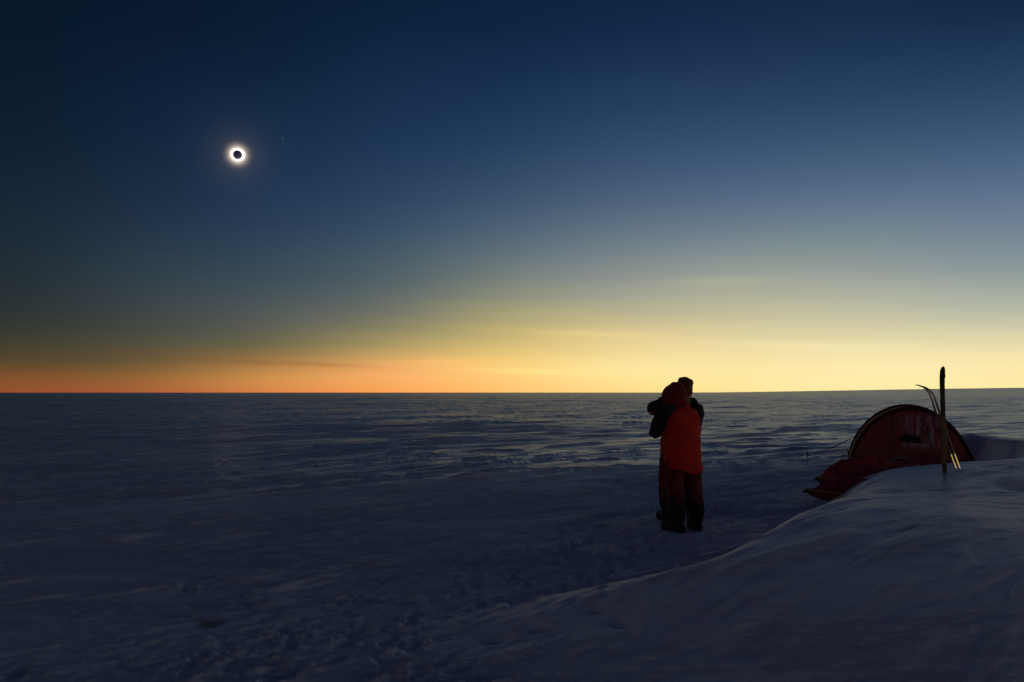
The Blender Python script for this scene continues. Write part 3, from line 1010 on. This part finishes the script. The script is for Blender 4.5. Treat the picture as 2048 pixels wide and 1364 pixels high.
        bmesh.ops.delete(b2, geom=cut, context='VERTS')
        b2.to_mesh(ht.data); b2.free()
        bm = bmesh.new()
        for q in range(17):
            a = R(-200 + 220 * q / 16)
            pts = None
        arc = [Vector((0.115 * math.cos(a), y2 - 0.01 + 0.105 * math.sin(a), 1.51 * k + 0.02 * math.cos(2 * a))) for a in [2 * math.pi * q / 24 for q in range(25)]]
        add_tube(bm, arc, 0.036, seg=10)
        add_ellipsoid(bm, (0, y2 - 0.125, 1.48 * k), (0.125, 0.062, 0.085))
        fuse('thrown_back_hood', bm, mats['fur'], root, voxel=0.011, smooth=3, wrinkle=0.012, wscale=0.05)
    return root

sun_turn = R(18.5)
P1 = at(1369, 1056, 9.75)
z1 = surf_z(P1.x, P1.y)
make_person((P1.x, P1.y, z1 - 0.012), sun_turn + R(3), 1.72, (-0.035, 0.12, 1.590), (0.0, 1.0, 0.34),
            [(-0.19, 0.03, 1.40), (-0.275, 0.17, 1.165), (-0.085, 0.27, 1.50)],
            [(0.205, 0.02, 1.405), (0.275, 0.17, 1.19), (0.02, 0.28, 1.50)],
            [(-0.115, -0.02, -0.25), (0.180, 0.03, 0.25)],
            dict(skin=SKIN_M, trousers=MAROON, boot=BOOT_M, gaiter=GAITER_M, jacket=RED_JACKET, sleeve=BLACK_NYLON, cuff=BLACK_NYLON, hood=HOOD_M),
            (0.0, 0.02, 0.06), True,
            'person in red jacket with black sleeves, hood up, nearest the camera, hands raised to face')
P2 = at(1357, 1036, 10.55)
z2 = surf_z(P2.x, P2.y)
make_person((P2.x, P2.y, z2 - 0.012), sun_turn - R(4), 1.80, (0.085, -0.03, 1.685), (-0.05, 1.0, 0.40),
            [(-0.19, 0.0, 1.475), (-0.245, 0.20, 1.430), (0.0, 0.19, 1.555)],
            [(0.20, 0.0, 1.475), (0.28, 0.22, 1.30), (0.11, 0.20, 1.47)],
            [(-0.150, 0.0, -0.1), (0.235, 0.02, 0.15)],
            dict(skin=SKIN_M, trousers=MAROON, boot=BOOT_M, gaiter=GAITER_M, jacket=RUST_JACKET, sleeve=BLACK_NYLON, cuff=ORANGE, elbow=ORANGE, hood=HOOD_M, hat=HAT_M, fur=FUR_M),
            (0.0, 0.0, 0.0), False,
            'taller person in a brown cap, mostly hidden behind the person in the red jacket')

# ------------------------------------------------------------------ tent
def frost(N, L, M, MAPR, MIX, tc, c):
    mp = N('ShaderNodeMapping')
    mp.inputs['Scale'].default_value = (7.0, 7.0, 1.1)
    L(tc.outputs['Object'], mp.inputs['Vector'])
    n = N('ShaderNodeTexNoise')
    n.inputs['Scale'].default_value = 1.6
    n.inputs['Detail'].default_value = 6
    n.inputs['Roughness'].default_value = 0.65
    L(mp.outputs[0], n.inputs['Vector'])
    sp = N('ShaderNodeSeparateXYZ')
    L(tc.outputs['Object'], sp.inputs[0])
    wx = M('MULTIPLY', MAPR(sp.outputs[0], -0.30, 0.05), MAPR(sp.outputs[0], 0.75, 0.35))
    wz = M('MULTIPLY', MAPR(sp.outputs[2], 0.35, 0.60), MAPR(sp.outputs[2], 1.25, 1.0))
    k = M('MULTIPLY', M('MULTIPLY', wx, wz), MAPR(n.outputs[0], 0.42, 0.64))
    return MIX(M('MULTIPLY', k, 0.60), c, (0.62, 0.62, 0.66))

TENT_RED = cloth('red_tent_ripstop', (0.30, 0.045, 0.040), (0.24, 0.034, 0.032), scale=3.0, bump=0.3, rough=0.55)
TENT_PANEL = cloth('red_tent_front', (0.30, 0.045, 0.042), (0.23, 0.034, 0.034), scale=3.0, bump=0.3, rough=0.6, frost=frost)
SLEEVE_M = cloth('dark_pole_sleeve', (0.035, 0.008, 0.008), rough=0.5, spec=0.5)
MESH_M = cloth('dark_vent_mesh', (0.012, 0.012, 0.012))
CORD_M = cloth('grey_cord', (0.10, 0.09, 0.08), scale=50)
METAL_M = cloth('dull_metal', (0.16, 0.16, 0.17), rough=0.4, spec=0.5)

TD = 17.5
outline_px = [(1703, 929), (1706, 908), (1714, 886), (1728, 864), (1747, 844), (1770, 829), (1797, 819), (1822, 817), (1850, 821), (1879, 834), (1904, 855), (1924, 881), (1941, 909), (1955, 938)]
tc_px = 1822
base_pt = at(tc_px, 936, TD)
TENT_Z = gz(base_pt.x, base_pt.y)
TAZ = R(23.4)              # the tunnel runs away from the camera
tent = empty('tent', (base_pt.x, base_pt.y, 0), -R(26.5))
tag(tent, 'red tunnel tent with a dark-edged front arch, standing in the snow behind the drift', 'tent')
tm = Matrix.Translation((base_pt.x, base_pt.y, 0)) @ Matrix.Rotation(-R(26.5), 4, 'Z')
tmi = tm.inverted()
def tent_local(u, v):
    # where the pixel's ray meets the upright plane of the front arch
    d = Vector(ray(u, v).tolist())
    n = tm.to_3x3() @ Vector((0, 1, 0))
    o = Vector((0, 0, CAM_H))
    t = (Vector((base_pt.x, base_pt.y, 0)) - o).dot(n) / d.dot(n)
    return tmi @ (o + d * t)
arch = np.array([tent_local(u, v) for u, v in outline_px])[:, [0, 2]]
# resample the arch smoothly
def resample(p, n):
    t = np.linspace(0, len(p) - 1, n)
    i = np.clip(np.floor(t).astype(int), 0, len(p) - 2); f = (t - i)[:, None]
    g = lambda j: p[np.clip(j, 0, len(p) - 1)]
    a, b, c, d = g(i - 1), g(i), g(i + 1), g(i + 2)
    return 0.5 * (2 * b + (c - a) * f + (2 * a - 5 * b + 4 * c - d) * f ** 2 + (3 * b - a - 3 * c + d) * f ** 3)
NA = 49
arch = resample(arch, NA)
arch[0, 1] = -0.12; arch[-1, 1] = -0.16
zb = -0.55
ctr = np.array([arch[:, 0].mean(), 0.0])
depths = [0.0, 1.15, 2.2, 3.1]
scales = [1.0, 1.035, 0.97, 0.72]
shift = [0.0, -0.085, -0.19, -0.28]
def ring(y):
    sc = np.interp(y, depths, scales); sx = np.interp(y, depths, shift)
    i = np.searchsorted(depths, y) - 1
    i = max(0, min(i, 2))
    f = (y - depths[i]) / (depths[i + 1] - depths[i])
    sag = 1 - 0.035 * math.sin(math.pi * f)
    p = (arch - ctr) * sc * sag + ctr
    return [(p[k, 0] + sx, y, p[k, 1]) for k in range(NA)]
# fly
ys = np.linspace(0.012, 3.1, 34)
vs, fs = [], []
for y in ys:
    r = ring(y)
    vs += [(r[0][0], y, zb)] + r + [(r[-1][0], y, zb)]
w = NA + 2
for i in range(len(ys) - 1):
    for k in range(w - 1):
        fs.append((i * w + k, i * w + k + 1, (i + 1) * w + k + 1, (i + 1) * w + k))
fs.append(tuple(range((len(ys) - 1) * w, len(ys) * w)))
fly = mesh_obj('fly', vs, fs, TENT_RED, tent)
sd = fly.modifiers.new('thickness', 'SOLIDIFY'); sd.thickness = 0.004; sd.offset = -1
# front panel: bulges a little towards the camera, with folds hanging from the arch
vs, fs = [], []
NR = 22
cz = np.array([ctr[0] + 0.02, -0.20])
for i in range(NR):
    t = i / (NR - 1)
    for k in range(NA):
        p = cz + (arch[k] - cz) * t * 0.985
        bul = -0.20 * (1 - t ** 1.8)
        fold = 0.012 * math.sin(k * 1.9 + 3 * t) * t * (1 - t) * 4
        tens = 0.020 * noise(np.array([p[0] * 2.2]), np.array([p[1] * 0.9]), 33)[0] * (1 - t)
        vs.append((p[0], bul + fold + tens, p[1]))
for i in range(NR - 1):
    for k in range(NA - 1):
        fs.append((i * NA + k, i * NA + k + 1, (i + 1) * NA + k + 1, (i + 1) * NA + k))
panel = mesh_obj('front_panel', vs, fs, TENT_PANEL, tent)
sd = panel.modifiers.new('thickness', 'SOLIDIFY'); sd.thickness = 0.004; sd.offset = 0
# pole sleeves
for y, rad in ((0.0, 0.030), (1.15, 0.026), (2.2, 0.024)):
    r = ring(max(y, 0.0))
    bm = bmesh.new()
    pts = [(r[0][0], y, zb)] + [(p[0] + (p[0] - ctr[0]) * 0.008, y - 0.004, p[2] + 0.008) for p in r] + [(r[-1][0], y, zb)]
    add_tube(bm, pts, rad, seg=10)
    bm_obj('pole_sleeve', bm, SLEEVE_M, tent)
# thin translucent strip added behind the front sleeve to glow as golden rim light
pm = bpy.data.materials.new('tan_translucent_rim_light')
pm.use_nodes = True
_t = pm.node_tree
_t.nodes.clear()
N, L, M, MAPR, MIX = mk(_t)
_n = N('ShaderNodeTexNoise'); _n.inputs['Scale'].default_value = 8.0
_c = MIX(MAPR(_n.outputs[0], 0.3, 0.7), (0.62, 0.36, 0.12), (0.75, 0.48, 0.18))
_d = N('ShaderNodeBsdfDiffuse'); _tr = N('ShaderNodeBsdfTranslucent'); _m = N('ShaderNodeMixShader'); _o = N('ShaderNodeOutputMaterial')
_m.inputs[0].default_value = 0.65
L(_c, _d.inputs['Color']); L(_c, _tr.inputs['Color'])
L(_d.outputs[0], _m.inputs[1]); L(_tr.outputs[0], _m.inputs[2]); L(_m.outputs[0], _o.inputs['Surface'])
r = ring(0.012)
vs_, fs_ = [], []
for k, p in enumerate(r[1:27]):
    nx, nz = p[0] - ctr[0], p[2] - 0.1
    ln_ = math.hypot(nx, nz)
    nx, nz = nx / ln_, nz / ln_
    w_ = 0.034 * min(1.0, (26 - k) / 12.0)
    vs_ += [(p[0] + nx * 0.020, 0.035, p[2] + nz * 0.020), (p[0] + nx * (0.034 + w_), 0.045, p[2] + nz * (0.034 + w_))]
    if k:
        fs_.append((2 * k - 2, 2 * k - 1, 2 * k + 1, 2 * k))
mesh_obj('rim_light_strip', vs_, fs_, pm, tent)
# vent with a stiffened hood over it
def panel_y(x, z):
    best = 0.0; bd = 1e9
    for v in vs[:NR * NA]:
        d = (v[0] - x) ** 2 + (v[2] - z) ** 2
        if d < bd:
            bd = d; best = v[1]
    return best
vp = [(1798, 881), (1803, 874), (1813, 870), (1828, 871), (1840, 876), (1847, 884), (1836, 886), (1822, 884), (1808, 883)]
bm = bmesh.new()
front = []
for u, v in vp:
    q = tent_local(u, v)
    q.y = panel_y(q.x, q.z) - 0.035
    front.append(bm.verts.new(q))
back = [bm.verts.new(v.co + Vector((0, 0.06, 0))) for v in front]
bm.faces.new(front)
for i in range(len(front)):
    j = (i + 1) % len(front)
    bm.faces.new((front[i], back[i], back[j], front[j]))
vent = bm_obj('vent', bm, MESH_M, tent, smooth=False)
bm = bmesh.new()
top = [tent_local(u, v) for u, v in [(1795, 885), (1800, 873), (1812, 867), (1828, 868), (1842, 873), (1851, 885)]]
for q in top:
    q.y = panel_y(q.x, q.z) - 0.045
add_tube(bm, top, 0.012, seg=8)
bm_obj('vent_hood', bm, TENT_RED, vent)
# door zip, an arch down both sides
for zp in ([(1786, 826), (1785, 850), (1782, 880), (1778, 912), (1776, 935)], [(1846, 822), (1852, 850), (1862, 885), (1872, 915), (1878, 940)]):
    bm = bmesh.new()
    pts = []
    for u, v in zp:
        q = tent_local(u, v); q.y = panel_y(q.x, q.z) - 0.010
        pts.append(q)
    pts = [Vector(p) for p in resample(np.array(pts), 14).tolist()]
    for p in pts:
        p.y = panel_y(p.x, p.z) - 0.010
    add_tube(bm, pts, 0.009, seg=6)
    bm_obj('zip', bm, SLEEVE_M, panel)
# guy lines with pegs
def guy(p_tent, p_ground, peg_h=0.16):
    a, b = Vector(p_tent), Vector(p_ground)
    bm = bmesh.new()
    pts = [a.lerp(b, t) - Vector((0, 0, 0.05 * math.sin(math.pi * t))) for t in [q / 10 for q in range(11)]]
    add_tube(bm, pts, 0.009, seg=6)
    g = bm_obj('guy_line', bm, CORD_M, tent)
    bm = bmesh.new()
    d = (b - a).normalized()
    add_box(bm, b + Vector((0, 0, -peg_h * 0.35)), (0.034, 0.016, peg_h * 1.7), Matrix.Rotation(0.2, 3, 'Y'), 0.004)
    add_ellipsoid(bm, b + Vector((0.01, 0, peg_h * 0.5)), (0.030, 0.020, 0.018), None, 10)
    bm_obj('peg', bm, METAL_M, g)
def on_snow(u, v, d0):
    p = at(u, v, d0)
    return tmi @ Vector((p.x, p.y, surf_z(p.x, p.y) + 0.05))
rr = ring(1.15)
guy(rr[9], on_snow(1614, 924, 17.9))
bm = bmesh.new()
pp = at(1697, 907, 18.3)
q = tmi @ Vector((pp.x, pp.y, surf_z(pp.x, pp.y)))
add_box(bm, q + Vector((0, 0, 0.06)), (0.03, 0.014, 0.30), Matrix.Rotation(-0.1, 3, 'Y'), 0.004)
bm_obj('peg', bm, METAL_M, tent)

# ------------------------------------------------------------------ skis
def ski_material(name, dark, low, z0, z1, gloss_to=None):
    m, t, b = base_mat(name)
    N, L, M, MAPR, MIX = mk(t)
    tc = N('ShaderNodeTexCoord')
    sp = N('ShaderNodeSeparateXYZ')
    L(tc.outputs['Object'], sp.inputs[0])
    n = N('ShaderNodeTexNoise')
    n.inputs['Scale'].default_value = 30
    L(tc.outputs['Object'], n.inputs['Vector'])
    z = M('ADD', sp.outputs[2], M('MULTIPLY', M('SUBTRACT', n.outputs[0], 0.5), 0.02))
    c = MIX(MAPR(z, z0, z1), low, dark)
    if not gloss_to:
        c = MIX(MAPR(z, 0.15, 0.14), c, (0.02, 0.018, 0.02))
    L(MIX(MAPR(n.outputs[0], 0.35, 0.7), c, MIX(0.3, c, (0, 0, 0))), b.inputs['Base Color'])
    b.inputs['Roughness'].default_value = 0.38
    if gloss_to:
        tip_glow = MIX(MAPR(z, 0.95, 1.15), c, (0.55, 0.36, 0.16))  # golden rim light from the sky, painted as a paler tip
        L(tip_glow, b.inputs['Base Color'])
        L(MAPR(z, gloss_to, gloss_to + 0.01, 0.16, 0.65), b.inputs['Roughness'])
        L(MAPR(z, gloss_to, gloss_to + 0.01, 1.0, 0.0), b.inputs['Metallic'])
    return m

def ski(name, length, tip_curve, width, mat, label, group=None, binding=True, clip=False):
    """a ski standing on its tail: local Z along it, local +Y its sole, X its width; the shovel curls to -Y"""
    root = empty(name)
    tag(root, label, 'ski', group)
    n = 60
    vs, fs = [], []
    curl0 = length - 0.30
    y = 0.0; z = -0.35; ang = 0.0
    for i in range(n + 1):
        t = i / n
        s = -0.35 + (length + 0.35) * t
        if i:
            ds = (length + 0.35) / n
            if s > curl0:
                ang = tip_curve * ((s - curl0) / 0.30) ** 1.3
            y -= math.sin(ang) * ds
            z += math.cos(ang) * ds
        camber = -0.012 * math.sin(math.pi * min(1, max(0, (s + 0.35) / (curl0 + 0.35))))
        fr = (s + 0.35) / (length + 0.35)
        wd = width * (0.94 - 0.16 * math.sin(math.pi * min(fr / 0.92, 1)) + 0.06 * fr)
        if s > length - 0.10:
            q = (s - (length - 0.10)) / 0.10
            wd *= max(0.06, math.sqrt(max(0, 1 - q * q)) * (1 - 0.15 * q))
        th = 0.009 + 0.010 * math.exp(-((fr - 0.45) / 0.25) ** 2)
        if s > curl0:
            th = 0.007
        nn = Vector((0, math.cos(ang), math.sin(ang)))
        c = Vector((0, y + camber, z))
        for sx, sy in ((-1, 0), (-0.86, -1), (0.86, -1), (1, 0), (1, 0.3), (-1, 0.3)):
            p = c + Vector((sx * wd / 2, 0, 0)) + nn * th * sy
            vs.append(p)
    for i in range(n):
        for k in range(6):
            a = i * 6 + k; b = i * 6 + (k + 1) % 6
            fs.append((a, b, b + 6, a + 6))
    fs.append(tuple(range(6))[::-1]); fs.append(tuple(range(n * 6, n * 6 + 6)))
    o = mesh_obj('blade', vs, fs, mat, root, smooth=False)
    if binding:
        bm = bmesh.new()
        zb_ = length * 0.40
        add_box(bm, (0, -0.030, zb_), (width * 0.82, 0.045, 0.10), None, 0.010)
        bm_obj('binding', bm, BLACK_NYLON, root, smooth=False)
        bm = bmesh.new()
        add_box(bm, (0, -0.026, zb_ - 0.20), (width * 0.70, 0.022, 0.07), None, 0.006)
        bm_obj('heel_plate', bm, BLACK_NYLON, root, smooth=False)
    if clip:
        bm = bmesh.new()
        add_box(bm, (-width * 0.42, -0.004, length - 0.165), (0.026, 0.014, 0.05), None, 0.004)
        bm_obj('skin_clip', bm, BLACK_NYLON, root, smooth=False)
    return root

def place(o, p0, p1, normal):
    """stand o at p0 leaning towards p1, its sole (local +Y) turned to 'normal'"""
    zax = (Vector(p1) - Vector(p0)).normalized()
    yax = Vector(normal); yax = (yax - zax * yax.dot(zax)).normalized()
    xax = yax.cross(zax)
    o.rotation_mode = 'QUATERNION'
    o.rotation_quaternion = Matrix((xax, yax, zax)).transposed().to_quaternion()
    o.location = p0

def snow_hit(u, v, d0=7.0, d1=22.0):
    """first point where a pixel's ray meets the snow"""
    for d in np.arange(d0, d1, 0.03):
        p = at(u, v, float(d))
        if p.z <= surf_z(p.x, p.y):
            return p
    return at(u, v, d0)

SKI_DARK = ski_material('black_maroon_topsheet', (0.020, 0.008, 0.010), (0.20, 0.10, 0.022), 0.80, 0.84)
SKI_EDGE = ski_material('brown_sole_glow_ends', (0.16, 0.085, 0.035), (0.80, 0.56, 0.22), 0.225, 0.232, gloss_to=0.225)  # yellow of the tail is reflected horizon glow put into the base colour
b0 = snow_hit(1889, 948)
t0 = at(1883.5, 732, b0.y + 0.05)
L0 = (t0 - b0).length
s0 = ski('ski', L0 + 0.02, 0.55, 0.072, SKI_DARK, 'tall dark ski standing upright in the drift, ochre lower half towards the camera', 'skis stuck in the drift', clip=True)
view_az = math.atan2(b0.x, b0.y)
place(s0, b0, t0, (math.sin(view_az + math.pi + 0.25), math.cos(view_az + math.pi + 0.25), 0))
for k, (bu, bv, tu, tv, lb) in enumerate(((1913.5, 938, 1853, 768, 'thin ski seen edge-on, left one of the leaning pair, horizon glow painted yellow on its tail'),
                                          (1921, 937, 1860, 768, 'thin ski seen edge-on, right one of the leaning pair, horizon glow painted yellow on its tail'))):
    bb = at(bu, bv, b0.y + 0.55)
    bb.z = bb.z
    tt_ = at(tu, tv, b0.y + 0.60)
    ln = (tt_ - bb).length
    s_ = ski('ski', ln + 0.10 - 0.02 * k, 1.25, 0.058, SKI_EDGE, lb, 'skis stuck in the drift', binding=True)
    a_ = math.atan2(bb.x, bb.y) + R(103 + 2 * k)
    place(s_, bb, tt_, (math.sin(a_), math.cos(a_), 0.0))

# ------------------------------------------------------------------ loaded sleds and bag
SLED_COVER = cloth('red_sled_cover', (0.42, 0.022, 0.032), (0.19, 0.012, 0.024), scale=5, bump=0.4, rough=0.6)
HULL_M = cloth('ochre_sled_hull', (0.22, 0.085, 0.020), (0.13, 0.040, 0.016), rough=0.5)
RIM_M = cloth('pale_rim_cord', (0.42, 0.26, 0.16), rough=0.6)
STRAP_M = cloth('grey_webbing', (0.20, 0.15, 0.15))
def make_sled(loc, rz, ln, wd, hull_h, load, label, seed):
    root = empty('sled', loc, rz)
    tag(root, label, 'sled', 'loaded sleds beside the tent')
    # hull: a shallow tray with a rounded, upswept bow at -X
    ns, nc = 36, 17
    def half(t):           # half width along the sled
        return wd / 2 * (1 - (1 - min(t / 0.28, 1)) ** 2.2 * 0.80) * (1 - 0.15 * max(0, (t - 0.85) / 0.15) ** 2)
    def keel(t):
        return hull_h * 0.95 * max(0, 1 - t / 0.22) ** 2 + hull_h * 0.35 * max(0, (t - 0.92) / 0.08) ** 2
    vs, fs = [], []
    for i in range(ns + 1):
        t = i / ns
        x = -ln / 2 + ln * t
        for k in range(nc):
            a = -1 + 2 * k / (nc - 1)
            y = half(t) * math.copysign(abs(a) ** 0.8, a)
            z = keel(t) + (hull_h - keel(t) + 0.04 * max(0, 1 - t / 0.2)) * abs(a) ** 3.2
            vs.append((x, y, z))
    for i in range(ns):
        for k in range(nc - 1):
            fs.append((i * nc + k, i * nc + k + 1, (i + 1) * nc + k + 1, (i + 1) * nc + k))
    fs.append(tuple(range(nc))); fs.append(tuple(range(ns * nc, ns * nc + nc)))
    h = mesh_obj('hull', vs, fs, HULL_M, root)
    sd = h.modifiers.new('thickness', 'SOLIDIFY'); sd.thickness = 0.006
    bm = bmesh.new()
    rim = [Vector(vs[i * nc]) for i in range(ns, -1, -1)] + [Vector(vs[i * nc + nc - 1]) for i in range(ns + 1)]
    add_tube(bm, [p + Vector((0, 0, 0.004)) for p in rim], 0.011, seg=8)
    bm_obj('rim', bm, RIM_M, h)
    # lumpy cover lashed over the load
    rnd = random.Random(seed)
    lumps = [(rnd.uniform(0.2, 0.95), rnd.uniform(-0.5, 0.5), rnd.uniform(0.12, 0.22), rnd.uniform(0.3, 1.0)) for _ in range(9)]
    vs2, fs2 = [], []
    nl, nw = 60, 25
    def top(t, a):
        e = min(1, t / 0.12) ** 0.6 * min(1, (1 - t) / 0.06) ** 0.5
        z = load * (0.45 + 0.55 * np.interp(t, (0, 0.18, 0.35, 0.7, 1), (0.25, 0.62, 1.0, 0.9, 0.7)))
        for (lt, la, lw, lh) in lumps:
            z += 0.06 * lh * math.exp(-((t - lt) / lw) ** 2 * 2.5 - ((a - la) / 0.45) ** 2)
        z -= 0.030 * (math.exp(-((t - 0.36) / 0.018) ** 2) + math.exp(-((t - 0.58) / 0.018) ** 2) + math.exp(-((t - 0.80) / 0.018) ** 2))
        z += 0.034 * noise(np.array([t * 11.0 + seed]), np.array([a * 3.0]), 3)[0] + 0.030 * abs(noise(np.array([t * 24.0]), np.array([a * 5.0 + seed]), 8)[0])
        return hull_h - 0.01 + z * e * (1 - abs(a) ** 3.0)
    for i in range(nl + 1):
        t = i / nl
        for k in range(nw):
            a = -1 + 2 * k / (nw - 1)
            x = -ln / 2 + ln * (0.035 + 0.945 * t)
            y = half(0.035 + 0.945 * t) * 0.985 * a * (1 + 0.05 * (1 - abs(a)))
            vs2.append((x, y, top(t, a)))
    for i in range(nl):
        for k in range(nw - 1):
            fs2.append((i * nw + k, i * nw + k + 1, (i + 1) * nw + k + 1, (i + 1) * nw + k))
    cv = mesh_obj('cover', vs2, fs2, SLED_COVER, root)
    sd = cv.modifiers.new('thickness', 'SOLIDIFY'); sd.thickness = 0.006; sd.offset = -1
    for ts in (0.36, 0.58, 0.80):
        i = round(ts * nl)
        bm = bmesh.new()
        pts = [Vector(vs2[i * nw + k]) + Vector((0, 0, 0.010)) for k in range(nw)]
        for j in range(len(pts) - 1):
            p, q_ = pts[j], pts[j + 1]
            vsb = [bm.verts.new(p + Vector((sx, 0, sz))) for sx, sz in ((-0.013, -0.002), (0.013, -0.002), (0.013, 0.003), (-0.013, 0.003))]
            vsc = [bm.verts.new(q_ + Vector((sx, 0, sz))) for sx, sz in ((-0.013, -0.002), (0.013, -0.002), (0.013, 0.003), (-0.013, 0.003))]
            for m_ in range(4):
                bm.faces.new((vsb[m_], vsb[(m_ + 1) % 4], vsc[(m_ + 1) % 4], vsc[m_]))
        bm_obj('strap', bm, STRAP_M, cv, smooth=False)
    # zigzag lashing cord along the camera side
    bm = bmesh.new()
    pts = []
    for j in range(15):
        i = 6 + j * 3
        k = 0 if j % 2 == 0 else 5
        if i <= nl:
            pts.append(Vector(vs2[i * nw + k]) + Vector((0, -0.010, 0.012)))
    add_tube(bm, pts, 0.006, seg=6)
    bm_obj('lashing', bm, RIM_M, cv)
    # hitch eye at the bow
    bm = bmesh.new()
    add_tube(bm, [(-ln / 2 + 0.03, 0, hull_h + 0.01), (-ln / 2 - 0.02, 0, hull_h + 0.015), (-ln / 2 - 0.05, 0, hull_h + 0.005)], [0.014, 0.017, 0.020], seg=8)
    bm_obj('hitch', bm, BLACK_NYLON, root)
    return root

LN1 = 1.75
p = at(1603, 1003, 12.25)
c1 = Vector((p.x + LN1 / 2 * math.cos(R(10)) + 0.08, p.y + LN1 / 2 * math.sin(R(10)), 0))
make_sled((c1.x, c1.y, gz(p.x + 0.6, p.y) - 0.015), R(10), LN1, 0.50, 0.13, 0.13,
          'nearer red-covered sled, its bow with ochre hull poking out left of the drift', 4)
p = at(1630, 985, 13.35)
c2 = Vector((p.x + LN1 / 2 * math.cos(R(10)) + 0.05, p.y + LN1 / 2 * math.sin(R(10)), 0))
make_sled((c2.x, c2.y, gz(p.x + 0.6, p.y) + 0.03), R(10), LN1, 0.55, 0.18, 0.27,
          'farther red-covered sled lying between the nearer sled and the tent', 9)

def make_bag(loc, rz, label):
    root = empty('gear_bag', loc, rz)
    tag(root, label, 'bag')
    bm = bmesh.new()
    add_capsule(bm, (-0.34, 0, 0.17), (0.34, 0, 0.17), 0.17, 0.165, 20)
    add_box(bm, (0, 0, 0.11), (0.86, 0.32, 0.20), None, 0.05)
    b = fuse('body', bm, SLED_COVER, root, voxel=0.018, smooth=4, wrinkle=0.028, wscale=0.13)
    for x in (-0.2, 0.2):
        bm = bmesh.new()
        add_tube(bm, [(x, 0.20 * math.cos(a), 0.165 + 0.195 * math.sin(a)) for a in [R(-20 + 220 * q / 16) for q in range(17)]], 0.013, seg=6)
        bm_obj('strap', bm, STRAP_M, root)
    bm = bmesh.new()
    add_tube(bm, [(-0.2 + 0.4 * q / 12, -0.12 - 0.03 * math.sin(math.pi * q / 12), 0.34 + 0.07 * math.sin(math.pi * q / 12)) for q in range(13)], 0.014, seg=6)
    bm_obj('handle', bm, STRAP_M, root)
    bm = bmesh.new()
    add_tube(bm, [(-0.38 + 0.76 * q / 10, -0.02, 0.352 + 0.008 * math.sin(q * 2.0)) for q in range(11)], 0.008, seg=6)
    bm_obj('zip', bm, BLACK_NYLON, root)
p = at(1790, 936, 15.2)
make_bag((p.x, p.y, max(p.z - 0.20, gz(p.x, p.y) - 0.02)), R(14), 'crumpled red gear bag on the snow right in front of the tent')
